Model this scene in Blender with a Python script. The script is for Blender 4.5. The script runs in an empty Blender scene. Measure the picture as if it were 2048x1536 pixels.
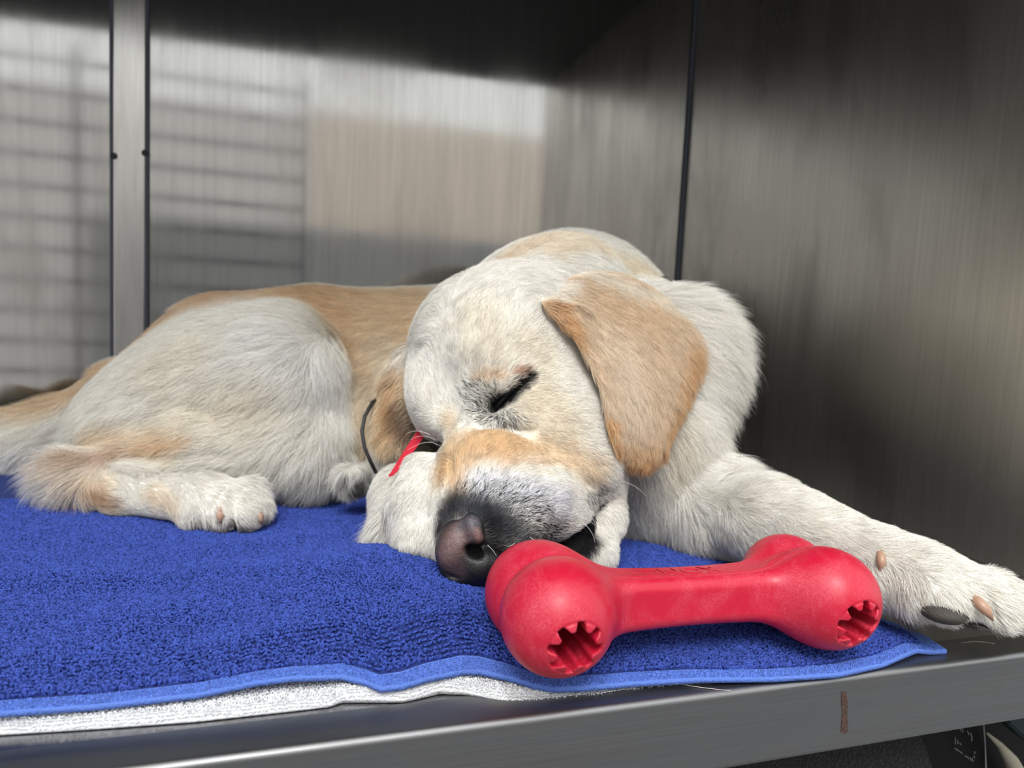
import bpy, bmesh, math, os
import numpy as np
from mathutils import Vector, Matrix
from mathutils.bvhtree import BVHTree

FUR = os.environ.get('NOFUR') is None
rng = np.random.default_rng(7)
scene = bpy.context.scene
COL = scene.collection

# ------------------------------------------------------------------ camera
FPX, CX, CY, CAMH = 1400.0, 1024.0, 768.0, 0.19
_x = np.array([5500 - CX, 860 - CY, FPX]); _x /= np.linalg.norm(_x)
_v = np.array([-766.0, 15960.0, FPX]); _v -= _v @ _x * _x; _v /= np.linalg.norm(_v)
_y = np.cross(_v, _x)
A = np.array([_x, -_y if _y[2] < 0 else _y, -_v])      # world = A @ camera-space (x right, y down, z forward)
O = np.array([0.0, 0.0, CAMH])
cam_data = bpy.data.cameras.new('camera')
cam = bpy.data.objects.new('camera', cam_data); COL.objects.link(cam)
M = Matrix.Identity(4)
for i in range(3):
    M[i][0] = A[i, 0]; M[i][1] = -A[i, 1]; M[i][2] = -A[i, 2]; M[i][3] = O[i]
cam.matrix_world = M
cam_data.sensor_width = 36.0
cam_data.lens = 36.0 * FPX / 2048
cam_data.clip_start = 0.02
cam_data.dof.use_dof = True
cam_data.dof.focus_distance = 0.40
cam_data.dof.aperture_fstop = 8.5
scene.camera = cam

# ------------------------------------------------------------------ light, exposure
scene.view_settings.view_transform = 'Standard'
scene.view_settings.look = 'None'
scene.view_settings.gamma = 1.0
scene.view_settings.use_curve_mapping = False
scene.view_settings.exposure = 0.28
scene.cycles.use_denoising = True
scene.cycles.max_bounces = 10
scene.cycles.diffuse_bounces = 4
scene.cycles.glossy_bounces = 6
scene.cycles.transmission_bounces = 4
scene.cycles.sample_clamp_indirect = 6.0
scene.cycles.use_adaptive_sampling = True
scene.cycles.adaptive_threshold = 0.02

world = bpy.data.worlds.new('world'); scene.world = world
world.use_nodes = True
wn = world.node_tree; wn.nodes.clear()
wo = wn.nodes.new('ShaderNodeOutputWorld'); wb = wn.nodes.new('ShaderNodeBackground')
wt = wn.nodes.new('ShaderNodeTexCoord'); ws = wn.nodes.new('ShaderNodeSeparateXYZ'); wr = wn.nodes.new('ShaderNodeValToRGB')
wn.links.new(wt.outputs['Generated'], ws.inputs[0]); wn.links.new(ws.outputs['Z'], wr.inputs[0])
wn.links.new(wr.outputs[0], wb.inputs[0]); wn.links.new(wb.outputs[0], wo.inputs[0])
cr = wr.color_ramp
cr.elements[0].position = 0.0; cr.elements[0].color = (0.70, 0.71, 0.72, 1)
cr.elements[1].position = 1.0; cr.elements[1].color = (0.97, 0.98, 1.0, 1)
e = cr.elements.new(0.18); e.color = (0.84, 0.86, 0.86, 1)
wb.inputs[1].default_value = 1.5

sun_d = bpy.data.lights.new('sun', 'SUN'); sun = bpy.data.objects.new('sun', sun_d); COL.objects.link(sun)
sun_d.energy = 2.5; sun_d.angle = math.radians(25); sun_d.color = (1.0, 0.98, 0.95)
sun.rotation_euler = Vector((0.25, 0.75, -0.95)).to_track_quat('-Z', 'Y').to_euler()   # soft overcast sun from the open front

# ------------------------------------------------------------------ pixel helpers (where a thing seen at a pixel stands)
def ray(px, py):
    return A @ np.array([(px - CX) / FPX, (py - CY) / FPX, 1.0])
def W(px, py, d):
    return O + ray(px, py) * d
def G(px, py, z=0.0):
    r = ray(px, py); return O + r * (z - CAMH) / r[2]
def PY(px, py, Y):
    r = ray(px, py); return O + r * (Y / r[1])

def srgb(r, g, b):
    f = lambda c: c / 12.92 if c <= 0.04045 else ((c + 0.055) / 1.055) ** 2.4
    return np.array([f(r / 255), f(g / 255), f(b / 255)])

# ------------------------------------------------------------------ object helpers
def link(name, data, parent=None):
    o = bpy.data.objects.new(name, data); COL.objects.link(o)
    if parent is not None: o.parent = parent
    return o
def tag(o, label=None, cat=None, group=None, kind=None):
    if label: o['label'] = label
    if cat: o['category'] = cat
    if group: o['group'] = group
    if kind: o['kind'] = kind
    return o
def mesh_np(name, V, Fc, mat=None, parent=None, smooth=True):
    me = bpy.data.meshes.new(name)
    me.from_pydata([tuple(v) for v in V] if not isinstance(V, np.ndarray) else V.tolist(), [], Fc if isinstance(Fc, list) else Fc.tolist())
    me.update()
    if smooth: me.polygons.foreach_set('use_smooth', [True] * len(me.polygons))
    if mat: me.materials.append(mat)
    return link(name, me, parent)
def bm_obj(name, bm, mat=None, parent=None, smooth=False):
    bmesh.ops.recalc_face_normals(bm, faces=bm.faces)
    me = bpy.data.meshes.new(name); bm.to_mesh(me); bm.free()
    if smooth: me.polygons.foreach_set('use_smooth', [True] * len(me.polygons))
    if mat: me.materials.append(mat)
    return link(name, me, parent)
def add_box(bm, lo, hi, bev=0.0, seg=3):
    vs = [bm.verts.new((x, y, z)) for x in (lo[0], hi[0]) for y in (lo[1], hi[1]) for z in (lo[2], hi[2])]
    for f in ((0, 1, 3, 2), (4, 6, 7, 5), (0, 4, 5, 1), (2, 3, 7, 6), (0, 2, 6, 4), (1, 5, 7, 3)):
        bm.faces.new([vs[i] for i in f])
    if bev:
        bmesh.ops.recalc_face_normals(bm, faces=bm.faces)
        bmesh.ops.bevel(bm, geom=list({ed for v in vs for ed in v.link_edges}), offset=bev, segments=seg, profile=0.5, affect='EDGES')
def add_tube(bm, pts, rad, n=10):
    pts = [Vector(p) for p in pts]
    rad = rad if hasattr(rad, '__len__') else [rad] * len(pts)
    rings = []; up = None
    for i, p in enumerate(pts):
        t = (pts[min(i + 1, len(pts) - 1)] - pts[max(i - 1, 0)]).normalized()
        if up is None: up = t.orthogonal().normalized()
        up = (up - t * up.dot(t)).normalized(); w = t.cross(up)
        rings.append([bm.verts.new(p + (up * math.cos(a) + w * math.sin(a)) * rad[i]) for a in [2 * math.pi * k / n for k in range(n)]])
    for a, b in zip(rings, rings[1:]):
        for k in range(n): bm.faces.new((a[k], a[(k + 1) % n], b[(k + 1) % n], b[k]))
    bm.faces.new(rings[0][::-1]); bm.faces.new(rings[-1])
def curves_obj(name, P, R, cols, mat, parent=None):
    """P (N,K,3) strands, R (N,K) radii, cols (N,3) root colours."""
    N, K = P.shape[:2]
    hc = bpy.data.hair_curves.new(name)
    hc.add_curves([K] * N)
    hc.attributes['position'].data.foreach_set('vector', P.astype(np.float32).ravel())
    ra = hc.attributes.get('radius') or hc.attributes.new('radius', 'FLOAT', 'POINT')
    ra.data.foreach_set('value', R.astype(np.float32).ravel())
    ca = hc.attributes.new('strand_color', 'FLOAT_VECTOR', 'CURVE')
    ca.data.foreach_set('vector', cols.astype(np.float32).ravel())
    hc.materials.append(mat)
    return link(name, hc, parent)

# ------------------------------------------------------------------ material helpers
def new_mat(name):
    m = bpy.data.materials.new(name); m.use_nodes = True
    nt = m.node_tree; b = nt.nodes['Principled BSDF']
    return m, nt, b
def nd(nt, t, **kw):
    n = nt.nodes.new(t)
    for k, v in kw.items(): setattr(n, k, v)
    return n
def plain(name, c, rough=0.5, metal=0.0, spec=0.5, bump=None):
    m, nt, b = new_mat(name)
    b.inputs['Base Color'].default_value = (*c, 1); b.inputs['Roughness'].default_value = rough
    b.inputs['Metallic'].default_value = metal; b.inputs['Specular IOR Level'].default_value = spec
    if bump:
        tc = nd(nt, 'ShaderNodeTexCoord'); n = nd(nt, 'ShaderNodeTexNoise'); n.inputs['Scale'].default_value = bump[0]; n.inputs['Detail'].default_value = 4
        bp = nd(nt, 'ShaderNodeBump'); bp.inputs['Strength'].default_value = bump[1]; bp.inputs['Distance'].default_value = bump[2]
        nt.links.new(tc.outputs['Object'], n.inputs['Vector']); nt.links.new(n.outputs['Fac'], bp.inputs['Height']); nt.links.new(bp.outputs[0], b.inputs['Normal'])
    return m
def steel(name, base, rough, scale, brush_scale, rough_var=0.12, dirt=0.25, aniso=0.0, rot=0.0, bumpd=0.00002, dirt_col=(0.16, 0.14, 0.12)):
    """brushed stainless: long scratches along the axis with the small brush_scale number, cloudy wear on top"""
    m, nt, b = new_mat(name); L = nt.links
    tc = nd(nt, 'ShaderNodeTexCoord')
    mp = nd(nt, 'ShaderNodeMapping'); mp.inputs['Scale'].default_value = brush_scale
    L.new(tc.outputs['Object'], mp.inputs['Vector'])
    br = nd(nt, 'ShaderNodeTexNoise'); br.inputs['Scale'].default_value = 1; br.inputs['Detail'].default_value = 6; br.inputs['Roughness'].default_value = 0.7
    L.new(mp.outputs[0], br.inputs['Vector'])
    mp2 = nd(nt, 'ShaderNodeMapping'); mp2.inputs['Scale'].default_value = scale
    L.new(tc.outputs['Object'], mp2.inputs['Vector'])
    cl = nd(nt, 'ShaderNodeTexNoise'); cl.inputs['Scale'].default_value = 1; cl.inputs['Detail'].default_value = 5; cl.inputs['Roughness'].default_value = 0.6; cl.inputs['Distortion'].default_value = 0.6
    L.new(mp2.outputs[0], cl.inputs['Vector'])
    rr = nd(nt, 'ShaderNodeMapRange'); rr.inputs['From Min'].default_value = 0.3; rr.inputs['From Max'].default_value = 0.7
    rr.inputs['To Min'].default_value = rough - rough_var; rr.inputs['To Max'].default_value = rough + rough_var
    L.new(cl.outputs['Fac'], rr.inputs['Value']); L.new(rr.outputs[0], b.inputs['Roughness'])
    mx = nd(nt, 'ShaderNodeMix', data_type='RGBA'); mx.inputs[6].default_value = (*base, 1); mx.inputs[7].default_value = (*dirt_col, 1)
    dr = nd(nt, 'ShaderNodeMapRange'); dr.inputs['From Min'].default_value = 0.5; dr.inputs['From Max'].default_value = 0.8; dr.inputs['To Max'].default_value = dirt
    L.new(cl.outputs['Fac'], dr.inputs['Value']); L.new(dr.outputs[0], mx.inputs[0])
    m2 = nd(nt, 'ShaderNodeMix', data_type='RGBA', blend_type='MULTIPLY'); m2.inputs[0].default_value = 1.0
    r2 = nd(nt, 'ShaderNodeMapRange'); r2.inputs['From Min'].default_value = 0.3; r2.inputs['From Max'].default_value = 0.7; r2.inputs['To Min'].default_value = 0.86; r2.inputs['To Max'].default_value = 1.06
    L.new(br.outputs['Fac'], r2.inputs['Value']); L.new(mx.outputs[2], m2.inputs[6]); L.new(r2.outputs[0], m2.inputs[7])
    L.new(m2.outputs[2], b.inputs['Base Color'])
    b.inputs['Metallic'].default_value = 1.0
    bp = nd(nt, 'ShaderNodeBump'); bp.inputs['Strength'].default_value = 1.0; bp.inputs['Distance'].default_value = bumpd
    L.new(br.outputs['Fac'], bp.inputs['Height']); L.new(bp.outputs[0], b.inputs['Normal'])
    m['_b'] = 1
    return m

# ------------------------------------------------------------------ the steel kennel (setting)
XR, XL, YF, YB, ZC = 0.583, -0.95, 0.303, 1.0, 0.75
m_back = steel('steel_back_wall', (0.42, 0.415, 0.40), 0.085, (9, 9, 3), (120, 120, 4), 0.03, 0.4, bumpd=0.000002)
m_side = steel('steel_side_wall', (0.66, 0.64, 0.59), 0.33, (8, 8, 2.2), (300, 300, 6), 0.07, 0.7, dirt_col=(0.17, 0.15, 0.13))
m_floor = steel('steel_floor', (0.34, 0.34, 0.35), 0.22, (14, 5, 14), (8, 900, 900), 0.08, 0.4)
m_lip = steel('steel_lip', (0.25, 0.255, 0.26), 0.42, (10, 60, 60), (4, 10, 650), 0.06, 0.3, bumpd=0.00006)
m_dark = plain('dark_gap', (0.03, 0.032, 0.038), 0.6)
m_seam = plain('grey_sealant', srgb(74, 78, 90), 0.55)

def slab(name, lo, hi, mat, bev=0.0, parent=None, kind='structure'):
    bm = bmesh.new(); add_box(bm, lo, hi, bev); o = bm_obj(name, bm, mat, parent)
    if kind and parent is None: o['kind'] = kind
    return o
slab('floor', (XL, YF + 0.026, -0.012), (XR, YB, 0.0), m_floor)
slab('wall_back', (XL, YB, -0.012), (XR + 0.012, YB + 0.012, ZC + 0.05), m_back)
slab('wall_right', (XR, YF - 0.0, -0.03), (XR + 0.012, YB, ZC + 0.05), m_side)
slab('wall_left', (XL - 0.012, YF, -0.03), (XL, YB + 0.012, ZC + 0.05), m_side)
# ceiling, its shade put into a near-black colour; its front edge rises a little to the right
bm = bmesh.new()
vs = [bm.verts.new(p) for p in [(XL, YF, 0.735), (XR + .012, YF, 0.775), (XR + .012, YB, 0.775), (XL, YB, 0.735), (XL, YF, 0.775), (XR + .012, YF, 0.815), (XR + .012, YB, 0.815), (XL, YB, 0.775)]]
for f in ((0, 1, 2, 3), (4, 7, 6, 5), (0, 4, 5, 1), (1, 5, 6, 2), (2, 6, 7, 3), (3, 7, 4, 0)): bm.faces.new([vs[i] for i in f])
m_ceil = plain('ceiling_shade_tone', (0.02, 0.021, 0.023), 0.6)
bm_obj('ceiling', bm, m_ceil)['kind'] = 'structure'
# front lip: rounded nose, face 4.4 cm tall, returns below
bm = bmesh.new(); R = 0.0035; prof = [(YF + 0.0255, -0.0005), (YF + 0.0255, 0.0005)]
prof += [(YF + R - R * math.sin(a), R * 0 + 0.0005 - R + R * math.cos(a)) for a in np.linspace(0, math.pi / 2, 9)]
prof += [(YF, -0.043 + 0.002), (YF + 0.001, -0.043), (YF + 0.03, -0.043), (YF + 0.03, -0.041), (YF + 0.004, -0.041), (YF + 0.004, -0.004), (YF + 0.0255, -0.003)]
ra = [bm.verts.new((XL - 0.012, y, z)) for y, z in prof]; rb = [bm.verts.new((XR + 0.012, y, z)) for y, z in prof]
n = len(prof)
for k in range(n): bm.faces.new((ra[k], ra[(k + 1) % n], rb[(k + 1) % n], rb[k]))
bm.faces.new(ra); bm.faces.new(rb[::-1])
lip = bm_obj('trim_front', bm, m_lip, smooth=False); lip['kind'] = 'structure'
# vertical cover strip on the back wall
xs0, xs1 = PY(228, 300, YB)[0], PY(292, 300, YB)[0]
m_strip = steel('steel_cover_strip', (0.56, 0.545, 0.52), 0.2, (30, 30, 4), (300, 300, 10), 0.04, 0.3, bumpd=0.00001)
st = slab('trim_1', (xs0, YB - 0.006, 0.0), (xs1, YB - 0.0002, ZC), m_strip, 0.0015)
for k, x in enumerate((xs0 - 0.0015, xs1 + 0.0015)):
    slab('edge_sealant', (x - 0.0022, YB - 0.0065, 0.0), (x + 0.0022, YB - 0.0001, ZC), m_seam, 0.001, st)
for px, py in ((228, 312), (290, 306)):
    p = PY(px, py, YB - 0.006); bm = bmesh.new()
    bmesh.ops.create_uvsphere(bm, u_segments=16, v_segments=8, radius=0.0042, matrix=Matrix.Translation(Vector(p)) @ Matrix.Diagonal((1, 0.5, 1, 1)))
    bm_obj('rivet', bm, m_dark, st, True)
slab('trim_2', (XR - 0.005, YB - 0.005, 0.0), (XR, YB, ZC), m_seam, 0.002)
slab('trim_3', (XL, YB - 0.004, 0.0), (XR, YB, 0.006), m_dark, 0.001)

# rust run and smudges on the lip face
def decal_patch(name, pts, mat, parent, y=YF - 0.0002):
    bm = bmesh.new(); f = [bm.verts.new((p[0], y, p[1])) for p in pts]; g = [bm.verts.new((p[0], y + 0.00025, p[1])) for p in pts]
    bm.faces.new(f); bm.faces.new(g[::-1])
    for k in range(len(pts)): bm.faces.new((f[k], g[k], g[(k + 1) % len(pts)], f[(k + 1) % len(pts)]))
    return bm_obj(name, bm, mat, parent)
m_rust, nt, b = new_mat('rust_run')
nz = nd(nt, 'ShaderNodeTexNoise'); nz.inputs['Scale'].default_value = 900; nz.inputs['Detail'].default_value = 5
tcn = nd(nt, 'ShaderNodeTexCoord'); rp = nd(nt, 'ShaderNodeValToRGB')
nt.links.new(tcn.outputs['Object'], nz.inputs['Vector']); nt.links.new(nz.outputs[0], rp.inputs[0]); nt.links.new(rp.outputs[0], b.inputs['Base Color'])
rp.color_ramp.elements[0].position = .35; rp.color_ramp.elements[0].color = (0.03, 0.016, 0.012, 1); rp.color_ramp.elements[1].position = .7; rp.color_ramp.elements[1].color = (0.10, 0.05, 0.034, 1)
b.inputs['Roughness'].default_value = 0.6
pr = [PY(x, y, YF) for x, y in ((1683, 1383), (1692, 1384), (1695, 1400), (1694, 1430), (1696, 1461), (1690, 1467), (1681, 1466), (1684, 1425), (1682, 1400))]
decal_patch('rust_stain', [(p[0], p[2]) for p in pr], m_rust, lip)

# the opened barred gate standing at the front left (seen mirrored in the back wall)
m_bar = plain('dark_steel_bar', (0.10, 0.10, 0.11), 0.4, 0.8)
gate = tag(link('gate', None), 'barred steel kennel gate mirrored on the left of the back wall', 'gate')
gate.location = (-0.50, -0.25, -0.8)
def gpart(name, a, b_, r, n=8):
    bm = bmesh.new(); add_tube(bm, [np.array(a) - gate.location, np.array(b_) - gate.location], r, n); return bm_obj(name, bm, m_bar, gate, True)
for k in range(12):
    z = 0.838 - k * 0.0845
    gpart('bar', (-1.20, -0.25, z + 0.0), (0.02, -0.255, z + 0.0), 0.0065)
gpart('frame_post', (-1.20, -0.25, -0.8), (-1.20, -0.25, 0.88), 0.011)
gpart('frame_post', (-0.58, -0.245, -0.8), (-0.58, -0.245, 0.88), 0.007)
gpart('frame_post', (0.02, -0.25, -0.8), (0.02, -0.25, 0.88), 0.006)

# outside world that the steel mirrors and that fills the light
m_ground = plain('asphalt', (0.17, 0.17, 0.172), 0.9, bump=(60, 0.5, 0.01))
slab('ground', (-12, -12, -0.9), (12, 6, -0.8), m_ground)
m_plaster = plain('pale_plaster', (0.90, 0.79, 0.68), 0.85, bump=(20, 0.3, 0.01))
bm = bmesh.new(); add_box(bm, (0.1, -4.2, -0.8), (6.5, -4.0, 1.82), .01)
tag(bm_obj('outside_wall', bm, m_plaster), 'beige outside wall seen only as a warm blur mirrored in the back steel', 'wall')
m_pg = plain('grey_plaster', (0.88, 0.845, 0.82), 0.85, bump=(20, 0.3, 0.01))
bm = bmesh.new(); add_box(bm, (-7.5, -4.25, -0.8), (0.08, -4.05, 1.78), .01)
tag(bm_obj('outside_wall', bm, m_pg), 'pale grey outside wall mirrored as a cool blur at the left of the back steel', 'wall')
bm = bmesh.new(); add_box(bm, (-1.3, -3.6, -0.8), (6.5, -3.2, 0.80), .05)
m_hedge = plain('grey_barrier', (0.42, 0.42, 0.42), 0.9, bump=(30, 1.0, 0.05))
tag(bm_obj('low_barrier', bm, m_hedge), 'dark low barrier outside, mirrored as grey band in the back steel', 'barrier')
# ------------------------------------------------------------------ under the lip
m_carpet, nt, b = new_mat('charcoal_carpet')
tcn = nd(nt, 'ShaderNodeTexCoord'); vo = nd(nt, 'ShaderNodeTexVoronoi'); vo.inputs['Scale'].default_value = 420
rp = nd(nt, 'ShaderNodeValToRGB'); rp.color_ramp.elements[0].color = (0.03, 0.03, 0.035, 1); rp.color_ramp.elements[1].color = (0.005, 0.005, 0.006, 1); rp.color_ramp.elements[1].position = 0.55
bp = nd(nt, 'ShaderNodeBump'); bp.inputs['Distance'].default_value = 0.002
nt.links.new(tcn.outputs['Object'], vo.inputs['Vector']); nt.links.new(vo.outputs['Distance'], rp.inputs[0]); nt.links.new(rp.outputs[0], b.inputs['Base Color'])
nt.links.new(vo.outputs['Distance'], bp.inputs['Height']); nt.links.new(bp.outputs[0], b.inputs['Normal']); b.inputs['Roughness'].default_value = 0.95
m_blackp = plain('black_plastic', (0.003, 0.003, 0.0035), 0.5, spec=.15, bump=(300, 0.2, 0.0005))
m_green = plain('dark_green_gloss', (0.006, 0.016, 0.016), 0.35, spec=.25)
m_beige = plain('beige_reflection', (0.22, 0.20, 0.155), 0.45)
m_print_highlight = plain('worn_print_and_highlight', (0.30, 0.30, 0.31), 0.6)
c0, c1 = PY(1836, 1447, 0.36), PY(1864, 1536, 0.36)
bm = bmesh.new()
x0, x1 = -0.9, c0[0]
f = [bm.verts.new(p) for p in [(x0, .36, -.045), (x1, .36, -.045), (x1, .36, c0[2]), (c1[0] + .02, .36, c1[2] - .04), (c1[0] + .02, .36, -.8), (x0, .36, -.8)]]
g = [bm.verts.new(v.co + Vector((0, .012, 0))) for v in f]
bm.faces.new(f); bm.faces.new(g[::-1])
for k in range(6): bm.faces.new((f[k], f[(k + 1) % 6], g[(k + 1) % 6], g[k]))
tag(bm_obj('carpeted_box', bm, m_carpet), 'charcoal carpeted box face below the steel shelf lip', 'box')
case = tag(link('plastic_case', None), 'black plastic case with worn white print beneath the shelf corner', 'case')
case.location = (0.455, 0.36, -0.8)
def cpart(name, bm, m, sm=False):
    o = bm_obj(name, bm, m, case, sm); 
    o.data.transform(Matrix.Translation(-case.location)); return o
bm = bmesh.new(); add_box(bm, (c0[0] + .004, .376, -.8), (.80, .60, -.05), .004); cpart('case_shell', bm, m_blackp)
bm = bmesh.new(); a = PY(1966, 1432, .3735); b2 = PY(1972, 1536, .3735); add_tube(bm, [a, (a + b2) / 2 + (0.0006, 0, 0), b2], 0.0004, 6); cpart('edge_highlight_strip', bm, m_print_highlight)  # edge highlight of the case drawn as a thin pale tube
# illegible rows of worn print
bm = bmesh.new()
for row in ([(1921, 1447, 1921, 1462), (1926, 1445, 1925, 1465), (1935, 1462, 1938, 1470), (1941, 1465, 1944, 1474), (1944, 1474, 1943, 1482)],
            [(1910, 1475, 1911, 1488), (1915, 1480, 1916, 1488), (1920, 1486, 1922, 1490)],
            [(1910, 1496, 1913, 1500), (1914, 1498, 1916, 1502), (1918, 1501, 1921, 1505), (1923, 1504, 1925, 1508), (1930, 1511, 1933, 1514), (1935, 1513, 1937, 1518), (1940, 1515, 1942, 1521), (1944, 1516, 1946, 1523), (1949, 1503, 1950, 1507), (1948, 1511, 1949, 1516)]):
    for q in row:
        p0, p1 = PY(q[0], q[1], .3740), PY(q[2], q[3], .3740)
        add_tube(bm, [p0, p1], 0.00022, 5)
cpart('worn_print', bm, m_print_highlight)
tb = tag(link('towing_bracket', None), 'dark green glossy bracket at lower right, its beige reflection modelled as a tube', 'bracket')
tb.location = (0.56, 0.36, -0.8)
bm = bmesh.new()
q = [PY(x, y, .352) for x, y in ((1996, 1418), (2070, 1408), (2080, 1500), (2052, 1480), (2020, 1450))]
q2 = [p + np.array((0, .014, 0)) for p in q]
f = [bm.verts.new(p) for p in q]; g = [bm.verts.new(p) for p in q2]; bm.faces.new(f); bm.faces.new(g[::-1])
for k in range(5): bm.faces.new((f[k], f[(k + 1) % 5], g[(k + 1) % 5], g[k]))
bmesh.ops.recalc_face_normals(bm, faces=bm.faces); bmesh.ops.bevel(bm, geom=list(bm.edges), offset=0.0015, segments=2, affect='EDGES')
bm_obj('panel', bm, m_green, tb).data.transform(Matrix.Translation(-tb.location))
bm = bmesh.new()
add_tube(bm, [PY(1974, 1466, .362), PY(2000, 1490, .362), PY(2022, 1520, .362), PY(2040, 1560, .362), PY(2050, 1600, .362), (0.56, .362, -.8)], [.0008, .0025, .005, .007, .008, .010], 14)  # beige reflection on the gloss, modelled as a curved tube
bm_obj('reflection_tube', bm, m_beige, tb, True).data.transform(Matrix.Translation(-tb.location))

# ------------------------------------------------------------------ where the toy lies (it dents the towel)
yaw = math.radians(2.2)
TX, TS, SK, RB = 0.0848, 0.0195, 0.0024, 0.0285            # half length, half gap of the knob pairs, their skew, knob radius
T_M = Matrix.Translation((0.2132, 0.3345, 0.0418)) @ Matrix.Rotation(yaw, 4, 'Z') @ Matrix.Rotation(math.radians(1.9), 4, 'Y') @ Matrix.Rotation(math.radians(-5), 4, 'X')
knobs = [tuple(T_M @ Vector((sx * TX + sy * SK, sy * TS, 0))) for sx in (-1, 1) for sy in (-1, 1)]
# ------------------------------------------------------------------ towels
def interp(x, xp, fp):
    return np.interp(x, xp, fp)
blue_px = [(-1500, 1515, .010), (-260, 1436, .010), (0, 1423, .011), (195, 1409, .0105), (390, 1387, .011), (513, 1362, .0135), (586, 1353, .014), (684, 1350, .0125), (732, 1362, .0100), (762, 1375, .0090), (806, 1370, .0090), (855, 1355, .0100), (928, 1340, .0112), (961, 1341, .010), (1022, 1354, .0085), (1071, 1369, .007), (1107, 1375, .0065), (1168, 1373, .0065), (1266, 1364, .0065), (1400, 1356, .006), (1545, 1355, .0045), (1680, 1346, .0045), (1769, 1326, .0045), (1836, 1297, .0055), (1894, 1301, .003)]
be = np.array([G(a, b_, c) for a, b_, c in blue_px])
white_px = [(-1500, 1560), (-260, 1484), (0, 1467), (195, 1455), (390, 1441), (464, 1433), (600, 1418), (659, 1411), (684, 1402), (732, 1402), (806, 1402), (879, 1385), (924, 1386), (1005, 1398), (1071, 1398), (1168, 1389), (1217, 1384), (1290, 1374), (1364, 1366), (1450, 1362)]
we = np.array([G(a, b_, .0012) for a, b_ in white_px])
_bumps = []
def bump_at(px, py, z, sx, sy, ang, amp):
    c = G(px, py, z); _bumps.append((c[0], c[1], sx, sy, ang, amp))
bump_at(850, 1165, .030, .045, .075, math.radians(28), .0195)
bump_at(640, 1150, .020, .09, .05, math.radians(0), .006)
bump_at(400, 1230, .016, .06, .016, math.radians(8), .0032)
bump_at(200, 1170, .016, .10, .012, math.radians(-12), .0040)
bump_at(1060, 1260, .012, .022, .05, math.radians(20), -.005)
bump_at(560, 1090, .02, .07, .012, math.radians(10), .004)
bump_at(330, 1310, .016, .07, .010, math.radians(-4), .0018)
bump_at(620, 1270, .016, .05, .010, math.radians(25), .0022)
bump_at(1640, 1290, .008, .03, .012, math.radians(0), .002)
def towel_noise(X, Y):
    return (np.sin(X * 61 + 3 * np.sin(Y * 23)) * .0006 + np.sin(Y * 83 + X * 29 + 1.3) * .0005 + np.sin(X * 150 - Y * 70) * .00025)
def towel_z(X, Y, Ye, ze, Yr=None):
    d = np.maximum(Y - Ye, 0)
    base = np.interp(X, [-.3, .0, .10, .16, .25, .34, .42], [.0165, .0155, .0135, .0105, .0085, .0075, .004])
    t = np.clip(d / .05, 0, 1); t = t * t * (3 - 2 * t)
    z = ze * (1 - t) + base * t
    for cx, cy, sx, sy, a, amp in _bumps:
        u = (X - cx) * math.cos(a) + (Y - cy) * math.sin(a); v = -(X - cx) * math.sin(a) + (Y - cy) * math.cos(a)
        z = z + amp * np.exp(-.5 * ((u / sx) ** 2 + (v / sy) ** 2)) * np.clip(d / .03, 0, 1)
    z = z + towel_noise(X, Y) * t
    for bx, by, bz in knobs:
        rho2 = (X - bx) ** 2 + (Y - by) ** 2
        z = np.where(rho2 < RB ** 2 * .99, np.minimum(z, bz - np.sqrt(np.maximum(RB ** 2 - rho2, 0)) - .0020), z)
    return np.maximum(z, .0025)
TL = 0.50   # depth of the towel
def blue_pt(s, t):
    """s along the front edge 0..1, t metres back from it"""
    tt = t
    xr = be[-1, 0] + np.interp(t, [0, .02, .045, .07, .2, .5], [0, .004, -.002, -.012, -.04, -.06])
    X = be[0, 0] + s * (xr - be[0, 0])
    Ye = np.interp(X, be[:, 0], be[:, 1]); ze = np.interp(X, be[:, 0], be[:, 2])
    skew = np.interp(s, [0, .94, 1], [0, 0, 1]) * np.interp(t, [0, .03], [0, .012])
    Y = Ye + t + skew * 0
    Z = towel_z(X, Y, Ye, ze)
    r = np.clip((xr - X) / .03, 0, 1)
    Z = .0035 + (Z - .0035) * (r * r * (3 - 2 * r))
    return np.stack([X, Y, Z], -1)
def smooth_edge(e, n=400):
    return e
def grid_faces(nu, nv):
    i = np.arange(nu - 1)[:, None] * nv + np.arange(nv - 1)[None, :]
    i = i.ravel(); return np.stack([i, i + nv, i + nv + 1, i + 1], 1)
def closed_sheet(P, nu, nv, th, bulge=0.0):
    """P (nu*nv,3) top sheet -> closed cloth of thickness th"""
    f = grid_faces(nu, nv); n0 = nu * nv
    B = P.copy(); B[:, 2] = np.maximum(B[:, 2] - th, 0.0003)
    fb = f[:, ::-1] + n0
    ring = list(range(0, nu * nv, nv)) + list(range((nu - 1) * nv + 1, nu * nv)) + list(range((nu - 2) * nv + nv - 1, -1, -nv)) + list(range(nv - 2, 0, -1))
    ring = np.array(ring); nx = np.roll(ring, -1)
    fs = np.stack([nx, ring, ring + n0, nx + n0], 1)
    V = np.concatenate([P, B]); 
    return V, np.concatenate([f[:, ::-1], fb[:, ::-1], fs[:, ::-1]])
c_blue, c_hem = srgb(60, 80, 160), srgb(90, 120, 198)
c_white = srgb(222, 224, 226)
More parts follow.
